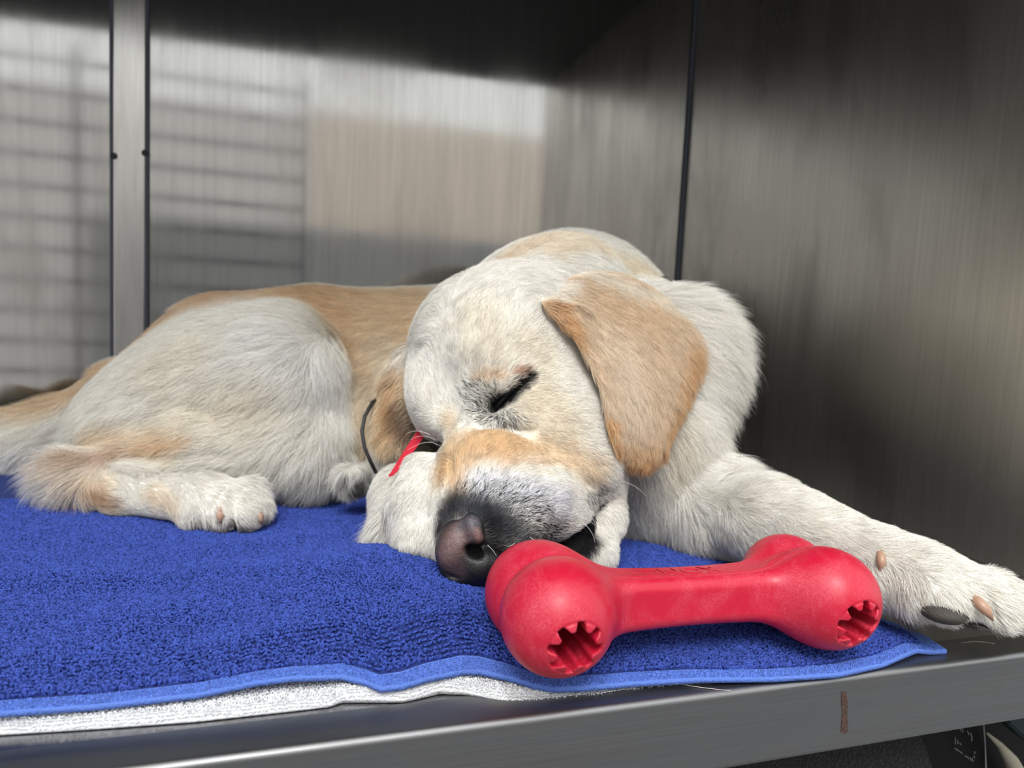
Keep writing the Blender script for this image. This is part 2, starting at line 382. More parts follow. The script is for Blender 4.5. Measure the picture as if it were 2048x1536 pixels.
def terry_mat(name, c, hem=None):
    m, nt, b = new_mat(name); L = nt.links
    b.inputs['Roughness'].default_value = 0.9; b.inputs['Specular IOR Level'].default_value = 0.15
    b.inputs['Sheen Weight'].default_value = 0.25; b.inputs['Sheen Tint'].default_value = (*np.clip(c * 1.6 + .1, 0, 1), 1)
    b.inputs['Base Color'].default_value = (*c, 1)
    tcn = nd(nt, 'ShaderNodeTexCoord'); mp = nd(nt, 'ShaderNodeMapping'); mp.inputs['Scale'].default_value = (700, 1500, 700)
    vo = nd(nt, 'ShaderNodeTexVoronoi'); vo.inputs['Scale'].default_value = 1.0
    bp = nd(nt, 'ShaderNodeBump'); bp.inputs['Distance'].default_value = 0.0005; bp.inputs['Strength'].default_value = 0.8
    L.new(tcn.outputs['Object'], mp.inputs[0]); L.new(mp.outputs[0], vo.inputs['Vector']); L.new(vo.outputs['Distance'], bp.inputs['Height']); L.new(bp.outputs[0], b.inputs['Normal'])
    return m
m_blue = terry_mat('blue_terry', c_blue * .45); m_hem = terry_mat('blue_hem_weave', c_hem); m_white = terry_mat('white_terry', c_white * .9)  # blue base darkened: shade between the loops put into its colour
def strand_mat(name, rough=0.6, spec=0.3, trans=0.0):
    m, nt, b = new_mat(name); L = nt.links
    at = nd(nt, 'ShaderNodeAttribute'); at.attribute_name = 'strand_color'
    L.new(at.outputs['Vector'], b.inputs['Base Color']); b.inputs['Roughness'].default_value = rough; b.inputs['Specular IOR Level'].default_value = spec
    return m
m_loops = strand_mat('terry_loops', 0.85, 0.1)

nu, nv = 620, 210
s = np.linspace(0, 1, nu); t = np.concatenate([np.linspace(0, .03, 40), np.linspace(.03, TL, nv - 39)[1:]])
S, T = np.meshgrid(s, t, indexing='ij')
P = blue_pt(S.ravel(), T.ravel())
V, Fc = closed_sheet(P, nu, nv, .0028)
towel = mesh_np('blue_towel', V, Fc, m_blue)
towel.data.materials.append(m_hem)
tag(towel, 'blue terry towel spread under the dog and the red toy', 'towel')
HEM = .0085
k = 0; mi = np.zeros(len(Fc), np.int32); Tm = np.concatenate([T.ravel(), T.ravel()]); Sm = np.concatenate([S.ravel(), S.ravel()])
ft = Tm[Fc].mean(1); fs_ = Sm[Fc].mean(1); mi[(ft < HEM)] = 1; mi[fs_ > 1 - .008 / .56] = 1
towel.data.polygons.foreach_set('material_index', mi)

def cloth_normal(fn, s, t, e=1e-3):
    a = fn(s + e, t) - fn(s - e, t); b_ = fn(s, t + e) - fn(s, t - e)
    n = np.cross(a, b_); return n / np.linalg.norm(n, axis=1, keepdims=True), a / np.linalg.norm(a, axis=1, keepdims=True), b_ / np.linalg.norm(b_, axis=1, keepdims=True)
def terry_loops(name, fn, width, t0, t1, du, dv, h, rad, col, parent, s0=0.0, s1=1.0, jit=1.0, wob=True):
    ns, nt_ = int(width * (s1 - s0) / du), int((t1 - t0) / dv)
    si, ti = np.meshgrid(np.arange(ns), np.arange(nt_), indexing='ij'); si = si.ravel().astype(float); ti = ti.ravel().astype(float)
    N = len(si)
    ss = s0 + (si + rng.uniform(-.5, .5, N) * jit) * du / width
    wobv = (np.sin(ss * 37 + ti * .21) + np.sin(ss * 91 + ti * .45 + 2)) * .22
    tt = t0 + (ti + .5 + rng.normal(0, .07, N) + wobv) * dv
    ok = (tt > t0) & (tt < t1) & (ss > s0) & (ss < s1)
    ss, tt = ss[ok], tt[ok]; N = len(ss)
    p = fn(ss, tt); nrm, ts, tv = cloth_normal(fn, ss, tt)
    ang = rng.normal(0, .6, N); dirv = ts * np.cos(ang)[:, None] + tv * np.sin(ang)[:, None]
    lean = rng.normal(0, .5, N)[:, None]; w = (h * rng.uniform(.55, 1.0, N))[:, None]; hh = (h * rng.uniform(.6, 1.15, N))[:, None]
    side = np.cross(nrm, dirv)
    ks = np.linspace(0, math.pi, 6)
    pts = np.stack([p + dirv * (-np.cos(a)) * w * .5 * (1 + .4 * math.sin(a)) + nrm * math.sin(a) * hh + side * lean * math.sin(a) * h * .7 for a in ks], 1)
    cols = col[None, :] * rng.uniform(.72, 1.22, (N, 1))
    return curves_obj(name, pts, np.full((N, 6), rad) * rng.uniform(.85, 1.15, (N, 1)), cols, m_loops, parent)
Wd = be[-1, 0] - be[0, 0]
SV = (-.42 - be[0, 0]) / Wd
pile = terry_loops('terry_pile', blue_pt, Wd, HEM, .34, .00128, .0025, .0019, .00060, c_blue, towel, SV, .985)
pile['kind'] = 'stuff'
# fine weave threads of the hem
hem = terry_loops('hem_weave', blue_pt, Wd, .0002, HEM, .0011, .0011, .0006, .00028, c_hem, towel, SV, 1.0, .5)
hem['kind'] = 'stuff'

def white_pt(s, t):
    X = we[0, 0] + s * (we[-1, 0] - we[0, 0]); Ye = np.interp(X, we[:, 0], we[:, 1])
    Z = np.interp(X, [.09, .12], [.0048, .0028])
    lift = np.interp(X, [.02, .027, .038, .048, .06, .075, .085, .10], [0, .0012, .0014, .001, .0004, .0018, .001, 0])
    return np.stack([X, Ye + t, Z + lift * np.clip(1 - t / .03, 0, 1) - .0035 * np.clip(1 - t / .003, 0, 1) ** 2], -1)
nu2, nv2 = 300, 40
S, T = np.meshgrid(np.linspace(0, 1, nu2), np.linspace(0, .12, nv2), indexing='ij')
V, Fc = closed_sheet(white_pt(S.ravel(), T.ravel()), nu2, nv2, .0026)
wt_ = mesh_np('white_towel', V, Fc, m_white)
tag(wt_, 'white terry towel showing below the front edge of the blue one', 'towel')
w_len = we[-1, 0] - we[0, 0]
terry_loops('terry_pile', white_pt, w_len, .003, .03, .0014, .0014, .0015, .0003, c_white, wt_, .25, .99)['kind'] = 'stuff'
terry_loops('hem_weave', white_pt, w_len, 0, .004, .0009, .0009, .0007, .0002, c_white, wt_, .25, .99, .8)['kind'] = 'stuff'

# ------------------------------------------------------------------ signed-distance sculpting
class Sculpt:
    def __init__(s, lo, hi, h, pad=0.0):
        s.pad = pad
        s.h = h; s.lo = np.array(lo, float); s.n = np.ceil((np.array(hi) - s.lo) / h).astype(int) + 1
        s.F = np.full(s.n, 1.0, np.float32)
        s.ax = [s.lo[i] + h * np.arange(s.n[i]) for i in range(3)]
    def _apply(s, lo, hi, fn, k, sub=False):
        m = (k if sub else max(k, s.pad)) + 3 * s.h
        a = np.clip(((np.array(lo) - m - s.lo) / s.h).astype(int), 0, s.n); b = np.clip(((np.array(hi) + m - s.lo) / s.h).astype(int) + 2, 0, s.n)
        if (b <= a).any(): return
        X, Y, Z = np.meshgrid(s.ax[0][a[0]:b[0]], s.ax[1][a[1]:b[1]], s.ax[2][a[2]:b[2]], indexing='ij')
        d = fn(X, Y, Z).astype(np.float32)
        V = s.F[a[0]:b[0], a[1]:b[1], a[2]:b[2]]
        if sub:
            d = -d; hh = np.maximum(k - np.abs(V - d), 0) / max(k, 1e-9); V[...] = np.maximum(V, d) + hh * hh * k * .25
        else:
            hh = np.maximum(k - np.abs(V - d), 0) / max(k, 1e-9); V[...] = np.minimum(V, d) - hh * hh * k * .25
    def cone(s, a, b, ra, rb, k=.01, sub=False):
        a = np.array(a); b = np.array(b); ba = b - a; L2 = max(ba @ ba, 1e-12)
        def fn(X, Y, Z):
            px, py, pz = X - a[0], Y - a[1], Z - a[2]
            t = np.clip((px * ba[0] + py * ba[1] + pz * ba[2]) / L2, 0, 1)
            return np.sqrt((px - t * ba[0]) ** 2 + (py - t * ba[1]) ** 2 + (pz - t * ba[2]) ** 2) - (ra + (rb - ra) * t)
        R = max(ra, rb); s._apply(np.minimum(a, b) - R, np.maximum(a, b) + R, fn, k, sub)
    def chain(s, pts, k=.01, sub=False):
        for p, q in zip(pts, pts[1:]): s.cone(p[0], q[0], p[1], q[1], k, sub)
    def ell(s, c, r, axes=None, k=.01, sub=False):
        c = np.array(c); r = np.array(r, float); E = np.eye(3) if axes is None else np.array(axes)
        def fn(X, Y, Z):
            p = [X - c[0], Y - c[1], Z - c[2]]
            q = [E[i, 0] * p[0] + E[i, 1] * p[1] + E[i, 2] * p[2] for i in range(3)]
            k0 = np.sqrt(sum((q[i] / r[i]) ** 2 for i in range(3))); k1 = np.sqrt(sum((q[i] / r[i] ** 2) ** 2 for i in range(3)))
            return k0 * (k0 - 1) / np.maximum(k1, 1e-6)
        R = r.max(); s._apply(c - R, c + R, fn, k, sub)
    def field(s, fn, lo, hi, k=.001, sub=False):
        s._apply(lo, hi, fn, k, sub)
    def mesh(s):
        F = s.F; I = F < 0
        def c8(B): return [B[i:B.shape[0] - 1 + i, j:B.shape[1] - 1 + j, k:B.shape[2] - 1 + k] for i in (0, 1) for j in (0, 1) for k in (0, 1)]
        cs = c8(I); cnt = np.zeros(cs[0].shape, np.uint8)
        for c in cs: cnt += c
        act = (cnt > 0) & (cnt < 8); idx = np.argwhere(act); N = len(idx)
        vid = np.full(act.shape, -1, np.int32); vid[act] = np.arange(N)
        off = [(i, j, k) for i in (0, 1) for j in (0, 1) for k in (0, 1)]
        val = [F[idx[:, 0] + o[0], idx[:, 1] + o[1], idx[:, 2] + o[2]] for o in off]
        acc = np.zeros((N, 3)); num = np.zeros(N)
        for a in range(8):
            for b in range(a + 1, 8):
                d = [off[b][i] - off[a][i] for i in range(3)]
                if sum(d) != 1 or min(d) < 0: continue
                m = (val[a] < 0) != (val[b] < 0); t = np.where(m, val[a] / np.where(m, val[a] - val[b], 1), 0)
                for i in range(3): acc[:, i] += np.where(m, off[a][i] + t * d[i], 0)
                num += m
        V = s.lo + (idx + acc / num[:, None]) * s.h
        faces = []
        for ax in range(3):
            sl0 = [slice(None)] * 3; sl1 = [slice(None)] * 3; sl0[ax] = slice(0, -1); sl1[ax] = slice(1, None)
            A0, A1 = I[tuple(sl0)], I[tuple(sl1)]
            e = np.argwhere(A0 != A1); u, w = (ax + 1) % 3, (ax + 2) % 3
            ok = (e[:, u] > 0) & (e[:, w] > 0) & (e[:, u] < s.n[u] - 1) & (e[:, w] < s.n[w] - 1); e = e[ok]
            def g(du, dw):
                q = e.copy(); q[:, u] += du; q[:, w] += dw; return vid[q[:, 0], q[:, 1], q[:, 2]]
            q = np.stack([g(-1, -1), g(0, -1), g(0, 0), g(-1, 0)], 1)
            flip = ~A0[e[:, 0], e[:, 1], e[:, 2]]; q[flip] = q[flip][:, ::-1]
            faces.append(q)
        return V, np.concatenate(faces)

# ------------------------------------------------------------------ red rubber bone toy
def toy_material():
    m, nt, b = new_mat('red_rubber'); L = nt.links
    tcn = nd(nt, 'ShaderNodeTexCoord')
    n1 = nd(nt, 'ShaderNodeTexNoise'); n1.inputs['Scale'].default_value = 45; n1.inputs['Detail'].default_value = 7; n1.inputs['Roughness'].default_value = .7; n1.inputs['Distortion'].default_value = .8
    n2 = nd(nt, 'ShaderNodeTexNoise'); n2.inputs['Scale'].default_value = 900; n2.inputs['Detail'].default_value = 2
    L.new(tcn.outputs['Object'], n1.inputs['Vector']); L.new(tcn.outputs['Object'], n2.inputs['Vector'])
    r1 = nd(nt, 'ShaderNodeMapRange'); r1.inputs['From Min'].default_value = .42; r1.inputs['From Max'].default_value = .72; r1.inputs['To Max'].default_value = .42
    mul = nd(nt, 'ShaderNodeMath', operation='MULTIPLY'); L.new(n1.outputs['Fac'], r1.inputs['Value']); 
    r2 = nd(nt, 'ShaderNodeMapRange'); r2.inputs['From Min'].default_value = .35; r2.inputs['From Max'].default_value = .65; L.new(n2.outputs['Fac'], r2.inputs['Value'])
    L.new(r1.outputs[0], mul.inputs[0]); L.new(r2.outputs[0], mul.inputs[1])
    mx = nd(nt, 'ShaderNodeMix', data_type='RGBA'); L.new(mul.outputs[0], mx.inputs[0])
    mx.inputs[6].default_value = (*srgb(186, 24, 52), 1); mx.inputs[7].default_value = (*srgb(222, 104, 124), 1)
    L.new(mx.outputs[2], b.inputs['Base Color'])
    r3 = nd(nt, 'ShaderNodeMapRange'); r3.inputs['From Min'].default_value = .3; r3.inputs['From Max'].default_value = .6; r3.inputs['To Min'].default_value = .24; r3.inputs['To Max'].default_value = .5
    L.new(n1.outputs['Fac'], r3.inputs['Value']); L.new(r3.outputs[0], b.inputs['Roughness'])
    bp = nd(nt, 'ShaderNodeBump'); bp.inputs['Strength'].default_value = .25; bp.inputs['Distance'].default_value = .0002
    L.new(n2.outputs['Fac'], bp.inputs['Height']); L.new(bp.outputs[0], b.inputs['Normal'])
    b.inputs['Specular IOR Level'].default_value = .45
    return m
m_red = toy_material()
sc = Sculpt((-.125, -.056, -.033), (.125, .056, .033), .00062)
def shank(X, Y, Z):
    w = .0155 + .0035 * np.clip(np.abs(X) / .07, 0, 1) ** 2; hgt = .0135 + .002 * np.clip(np.abs(X) / .07, 0, 1) ** 2; r = .007
    qx, qy, qz = np.abs(X) - .078, np.abs(Y) - w + r, np.abs(Z) - hgt + r
    return np.minimum(np.maximum(qx, np.maximum(qy, qz)), 0) + np.sqrt(np.maximum(qx, 0) ** 2 + np.maximum(qy, 0) ** 2 + np.maximum(qz, 0) ** 2) - r
sc.field(shank, (-.09, -.02, -.02), (.09, .02, .02), .001)
balls = [(-1, -1, RB), (-1, 1, RB), (1, -1, RB), (1, 1, RB * .97)]
for sx, sy, r in balls: sc.ell((sx * TX + sy * SK, sy * TS, 0), (r, r, r), k=.0)
sc2 = Sculpt((-.125, -.056, -.033), (.125, .056, .033), .00062, .025)
for sx in (-1, 1):
    for q in balls:
        if q[0] == sx: sc2.ell((q[0] * TX + q[1] * SK, q[1] * TS, 0), (q[2],) * 3, k=.004)
sc2.field(shank, (-.09, -.02, -.02), (.09, .02, .02), .020)
sc.F = sc2.F
HB = math.radians(-1)           # axis of the holes
def hole_uv(X, Y, Z, cx, sy):
    x0, y0 = X - cx, Y - sy * TS
    x = x0 * math.cos(HB) + y0 * math.sin(HB); y = (-x0 * math.sin(HB) + y0 * math.cos(HB)) * sy
    return x, y, Z + (y - .020) * .16 + .0065
def gear(cx, sy):
    def fn(X, Y, Z):
        x, y, z = hole_uv(X, Y, Z, cx, sy)
        th = np.arctan2(z, x); rho = np.sqrt(x * x + z * z)
        Rr = .0112 + .0018 * np.tanh(2.4 * (np.cos(8 * th + .5) + .15))
        return np.maximum((rho - Rr) * .75, -y - .012)
    return fn
def hole_ring(cx, sy):
    def fn(X, Y, Z):
        x, y, z = hole_uv(X, Y, Z, cx, sy); return np.abs(np.sqrt(x * x + z * z) - .0137) - .0004 + (y < 0) * .01
    return fn
for sx in (-1, 1):
    for sy in (-1, 1):
        cxx = sx * TX + sy * SK; sc.field(gear(cxx, sy), (cxx - .028, min(0, sy * .056), -.026), (cxx + .028, max(0, sy * .056), .015), .0010, True)
# parting groove along the shank top and round the near balls, and the sunk panel behind it
def groove(X, Y, Z):
    y0 = -.0085 - .006 * np.clip((np.abs(X) - .05) / .03, 0, 1) ** 2
    return np.maximum(np.abs(Y - y0) - .0006, np.maximum(np.abs(X) - .075, .004 - Z))
gs = sc.F.copy()
def shell_sub(fn, depth, lo, hi):
    a = np.clip(((np.array(lo) - sc.lo) / sc.h).astype(int), 0, sc.n); b = np.clip(((np.array(hi) - sc.lo) / sc.h).astype(int) + 1, 0, sc.n)
    X, Y, Z = np.meshgrid(sc.ax[0][a[0]:b[0]], sc.ax[1][a[1]:b[1]], sc.ax[2][a[2]:b[2]], indexing='ij')
    d = fn(X, Y, Z); Vw = sc.F[a[0]:b[0], a[1]:b[1], a[2]:b[2]]
    Vw += (depth * np.clip(.5 - d / .0009, 0, 1)).astype(np.float32)
shell_sub(groove, .0010, (-.08, -.03, .0), (.08, .01, .033))
for sx in (-1, 1):
    for sy in (-1, 1):
        hx = sx * TX + sy * SK
        shell_sub(hole_ring(hx, sy), .0006, (hx - .02, min(sy * .02, sy * .056), -.026), (hx + .02, max(sy * .02, sy * .056), .02))
    shell_sub(lambda X, Y, Z: np.maximum(np.abs(Y + .004) - .0006, np.abs(X) * 0 - np.sqrt((X - sx * TX) ** 2 + Z ** 2) + .02), .0009, (sx * TX - .031, -.012, -.033), (sx * TX + .031, 0, .033))
V, Fc = sc.mesh()
toy = link('chew_toy', None); toy.matrix_world = T_M
tag(toy, 'red rubber bone chew toy with gear-shaped holes in its knobs', 'toy')
body = mesh_np('bone_body', V, Fc, m_red, toy)
del sc2, gs
# raised lettering on the top of the shank, reading from the dog's side
def letters(txt, size, x, y, z, parent, name, ext=.0004):
    cu = bpy.data.curves.new('t', 'FONT'); cu.body = txt; cu.size = size; cu.extrude = ext; cu.align_x = 'CENTER'; cu.align_y = 'CENTER'; cu.offset = .0002
    ob = bpy.data.objects.new('t', cu); COL.objects.link(ob)
    bpy.context.view_layer.update()
    me = bpy.data.meshes.new_from_object(ob.evaluated_get(bpy.context.evaluated_depsgraph_get()))
    bpy.data.objects.remove(ob); me.materials.clear(); me.materials.append(m_red)
    o = link(name, me, parent); o.matrix_local = Matrix.Translation((x, y, z)) @ Matrix.Rotation(math.pi, 4, 'Z') @ Matrix.Diagonal((1.18, 1.0, 1, 1))
    return o
letters('KONG', .0145, -.004, .0012, .01365, toy, 'lettering')
letters('®', .006, -.036, -.0045, .0137, toy, 'registered_mark')

# ------------------------------------------------------------------ the dog
def Q(px, py, d, rp):             # joint: where it stands and its radius, from its size in the picture
    return (W(px, py, d), rp * d / FPX)
dg = Sculpt((-.62, .27, -.005), (.47, 1.0, .36), .0020, .028)
CA = [A[:, 0], -A[:, 1], A[:, 2]]        # view-aligned axes: right, up, away
def axes(roll=0.0, yawd=0.0):
    r = math.radians(roll); y = math.radians(yawd)
    e0 = A @ np.array([math.cos(r) * math.cos(y), math.sin(r) * math.cos(y), math.sin(y)])
    e1 = A @ np.array([-math.sin(r), math.cos(r), 0]); e2 = np.cross(e0, e1)
    return [e0, e1, e2]
def E3(px, py, d, rx, ry, rz, roll=0, yawd=0, k=.02, sub=False):
    dg.ell(W(px, py, d), (rx * d / FPX, ry * d / FPX, rz), axes(roll, yawd), k, sub)
# trunk: pelvis, loin, ribs, shoulders
dg.chain([Q(330, 850, .73, 128), Q(470, 775, .76, 168), Q(640, 762, .80, 172), Q(820, 760, .82, 165), Q(1000, 735, .82, 165), Q(1140, 690, .80, 180)], .035)
# neck arching over to the head, chest and ruff
dg.chain([Q(1140, 680, .80, 185), Q(1140, 640, .73, 155), Q(1085, 665, .64, 155)], .035)
dg.chain([Q(1180, 690, .76, 165), Q(1260, 770, .68, 155), Q(1290, 880, .62, 120)], .035)
E3(1315, 725, .68, 128, 138, .07, 10, 0, .03)
E3(1300, 960, .64, 110, 110, .05, 0, 0, .03)
# haunch and thigh
E3(435, 800, .70, 232, 165, .085, -24, 0, .02)
E3(560, 785, .68, 125, 165, .07, 12, 0, .03)
E3(300, 860, .68, 150, 110, .06, -25, 0, .03)
# stifle to hock, hock to hind paw
dg.chain([Q(600, 900, .64, 75), Q(400, 900, .625, 60), Q(160, 955, .60, 42)], .02)
dg.chain([Q(150, 955, .60, 44), Q(250, 985, .585, 42), Q(400, 1000, .565, 46)], .012)
dg.chain([Q(400, 1000, .565, 48), Q(455, 1005, .56, 46)], .012)
for x, y, d, x2, y2, d2, r in ((400, 1005, .56, 385, 1025, .552, 27), (440, 1005, .555, 440, 1030, .545, 29), (480, 1000, .555, 495, 1027, .545, 28), (495, 985, .57, 515, 1015, .56, 26)):
    dg.cone(*[q for pair in zip(Q(x, y, d, r + 3), Q(x2, y2, d2, r)) for q in pair], .006)
E3(706, 945, .60, 24, 15, .012, -10, 0, .004)            # toes of the other hind paw
E3(712, 972, .605, 22, 14, .012, 0, 0, .004)
# tail
dg.chain([Q(270, 830, .75, 112), Q(130, 870, .74, 60), Q(0, 895, .72, 52), Q(-140, 908, .72, 46), Q(-260, 900, .74, 25)], .03)
# belly fold
dg.chain([Q(720, 860, .72, 110), Q(640, 900, .68, 90)], .03)
# left foreleg stretched out to the right
dg.chain([Q(1330, 965, .63, 95), Q(1430, 1012, .59, 76), Q(1540, 1035, .535, 68), Q(1620, 1065, .508, 62), Q(1690, 1098, .485, 57), Q(1770, 1128, .460, 54), Q(1850, 1160, .44, 55), Q(1930, 1188, .427, 56)], .02)
for x, y, d, x2, y2, d2, r in ((1850, 1175, .428, 1895, 1205, .418, 38), (1920, 1180, .43, 1990, 1215, .415, 40), (1955, 1180, .44, 2050, 1222, .43, 40), (1985, 1185, .455, 2090, 1225, .45, 36)):
    dg.cone(*[q for pair in zip(Q(x, y, d, r + 4), Q(x2, y2, d2, r)) for q in pair], .007)
E3(1735, 1150, .455, 24, 32, .014, 15, 0, .01)            # dew claw pad
# right foreleg folded under the muzzle
dg.chain([Q(852, 948, .492, 47), Q(843, 1010, .480, 58), Q(848, 1085, .464, 50), Q(880, 1125, .46, 42)], .010)
dg.chain([Q(802, 1000, .532, 50), Q(806, 1050, .51, 50), Q(840, 1095, .485, 48)], .012)
dg.chain([Q(802, 990, .535, 48), Q(815, 950, .60, 50), Q(860, 860, .74, 90)], .015)
# skull, brow, cheeks
E3(1015, 735, .575, 197, 205, .085, 0, 0, .03)
E3(1085, 600, .63, 150, 110, .06, -30, 0, .03)
E3(985, 700, .535, 90, 80, .035, 0, 0, .03)
E3(1110, 850, .54, 125, 120, .06, 0, 0, .025)
E3(1150, 930, .53, 88, 90, .05, 0, 0, .02)
E3(862, 800, .54, 45, 75, .035, -10, 0, .015)
# muzzle with hanging lip
dg.chain([Q(985, 850, .515, 90), Q(975, 950, .475, 86), Q(950, 1040, .448, 62), Q(935, 1085, .442, 50)], .02)
E3(1050, 985, .478, 115, 80, .04, 10, 0, .015)
E3(1105, 1020, .488, 85, 62, .032, 25, 0, .012)
E3(1010, 1060, .455, 70, 58, .028, 0, 0, .012)
# chin and lower jaw behind the lip
dg.chain([Q(1205, 960, .535, 42), Q(1212, 1040, .515, 30), Q(1190, 1110, .49, 34), Q(1110, 1140, .475, 40), Q(960, 1150, .46, 28)], .01)
# mouth corner cut
dg.chain([Q(1196, 1015, .485, 12), Q(1165, 1070, .47, 18), Q(1125, 1110, .452, 18)], .006, True)
# closed eyes: shallow sockets with lids
E3(1020, 790, .487, 52, 20, .012, -38, 0, .012, True)
E3(1030, 765, .502, 46, 20, .010, -36, 0, .010)
E3(855, 888, .497, 40, 12, .02, 10, 0, .008, True)
# crease between brow and muzzle
dg.chain([Q(965, 850, .468, 8), Q(1060, 862, .476, 6)], .012, True)
# keep everything above the cloth
def cloth_top(X, Y):
    Ye = np.interp(X, be[:, 0], be[:, 1]); ze = np.interp(X, be[:, 0], be[:, 2])
    z = towel_z(X, Y, Ye, ze); back = np.clip((Ye + TL + .02 - Y) / .01, 0, 1)
    xr = be[-1, 0] + np.interp(Y - Ye, [0, .02, .045, .07, .2, .5], [0, .004, -.002, -.012, -.04, -.06]); r = np.clip((xr - X) / .03, 0, 1); r = r * r * (3 - 2 * r)
    return np.where(xr > X, .0035 + (z - .0035) * r, 0) * back
dg.field(lambda X, Y, Z: Z - cloth_top(X, Y) - .0028, (-.7, .2, -.05), (.6, 1.05, .045), .004, True)
dg.field(lambda X, Y, Z: Z - .002, (-.7, .2, -.05), (.7, 1.05, .004), .002, True)
DV, DF = dg.mesh()
del dg
m_skin, nt, b = new_mat('dog_skin')
at = nd(nt, 'ShaderNodeAttribute'); at.attribute_name = 'coat'; nt.links.new(at.outputs['Color'], b.inputs['Base Color']); b.inputs['Roughness'].default_value = .8; b.inputs['Specular IOR Level'].default_value = .2
dog = tag(link('dog', None), 'sleeping golden retriever curled on the blue towel with its nose by the toy', 'dog')
dog.location = (0.15, 0.55, 0.012)
IM = Matrix.Translation(-Vector(dog.location))
DO = np.array(dog.location)
def child(o, parent=dog):
    """mesh built in world space, hung on the dog without moving"""
    o.data.transform(IM) if hasattr(o.data, 'transform') else None
    return o

def tri_of(Fc): return np.concatenate([Fc[:, [0, 1, 2]], Fc[:, [0, 2, 3]]])
def vnormals(V, T):
    fn = np.cross(V[T[:, 1]] - V[T[:, 0]], V[T[:, 2]] - V[T[:, 0]]); N = np.zeros_like(V)
    for i in range(3): np.add.at(N, T[:, i], fn)
    return N / np.maximum(np.linalg.norm(N, axis=1, keepdims=True), 1e-12)
DT = tri_of(DF); DN = vnormals(DV, DT)
bvh = BVHTree.FromPolygons(DV.tolist(), DT.tolist())
RELIEF = 1
def hit(tree, px, py, dmax=3):
    r = ray(px, py); r = r / np.linalg.norm(r)
    h = tree.ray_cast(Vector(O), Vector(r), dmax)
    return (np.array(h[0]), np.array(h[1])) if h[0] is not None else None
def near_hit(tree, px, py):
    for rad in (0, 8, 16, 28, 44, 70):
        for a in ([0] if rad == 0 else np.linspace(0, 2 * math.pi, 9)[:-1]):
            h = hit(tree, px + rad * math.cos(a), py + rad * math.sin(a))
            if h: return h
    return None
def make_guides(tree, lst):
    P, D, Ln, Li = [], [], [], []
    for px, py, dx, dy, ln, lf in lst:
        h = near_hit(tree, px, py)
        if h is None: continue
        p, n = h
        r = A @ np.array([dx, dy, 0.0]); r -= n * (r @ n); nn = np.linalg.norm(r)
        if nn < 1e-6: continue
        P.append(p); D.append(r / nn); Ln.append(ln * .001); Li.append(lf)
    return np.array(P), np.array(D), np.array(Ln), np.array(Li)
def field_interp(V, N, gd, eps=.012, pw=2.0):
    P, D, Ln, Li = gd; n = len(V); od = np.zeros((n, 3)); ol = np.zeros(n); oi = np.zeros(n)
    for a in range(0, n, 40000):
        v = V[a:a + 40000]
        d2 = ((v[:, None, :] - P[None]) ** 2).sum(-1) + eps ** 2
        w = d2 ** -pw; w /= w.sum(1, keepdims=True)
        od[a:a + 40000] = w @ D; ol[a:a + 40000] = w @ Ln; oi[a:a + 40000] = w @ Li
    od -= N * (od * N).sum(1, keepdims=True)
    od /= np.maximum(np.linalg.norm(od, axis=1, keepdims=True), 1e-9)
    return od, ol, oi
def seg_dist(V, a, b):
    ba = b - a; t = np.clip(((V - a) @ ba) / max(ba @ ba, 1e-12), 0, 1); return np.linalg.norm(V - a - t[:, None] * ba, axis=1)
def resolve(tree, lst):
    out = []
    for (x1, y1, x2, y2, r, col, st, soft, mode) in lst:
        h1, h2 = near_hit(tree, x1, y1), near_hit(tree, x2, y2)
        if h1 is None or h2 is None: continue
        dpt = np.linalg.norm(h1[0] - O); out.append((h1[0], h2[0], r * dpt / FPX, srgb(*col), st, soft, mode))
    return out
def paint(V, base, blobs, rnd=None):
    """mode m: blend the coat colour; p: that share of single hairs has the colour"""
    C = np.tile(base, (len(V), 1)).astype(float)
    for a, b, r, col, st, soft, mode in blobs:
        d = seg_dist(V, a, b); w = np.clip((r * (1 + soft) - d) / (2 * soft * r), 0, 1); w = w * w * (3 - 2 * w) * st
        if mode == 'p' and rnd is not None:
            w = (rnd < w).astype(float)
        C = C * (1 - w[:, None]) + col * w[:, None]
    return C
hash3 = lambda k: (np.sin(k[:, 0] * 127.1 + k[:, 1] * 311.7 + k[:, 2] * 74.7) * 43758.5453) % 1.0
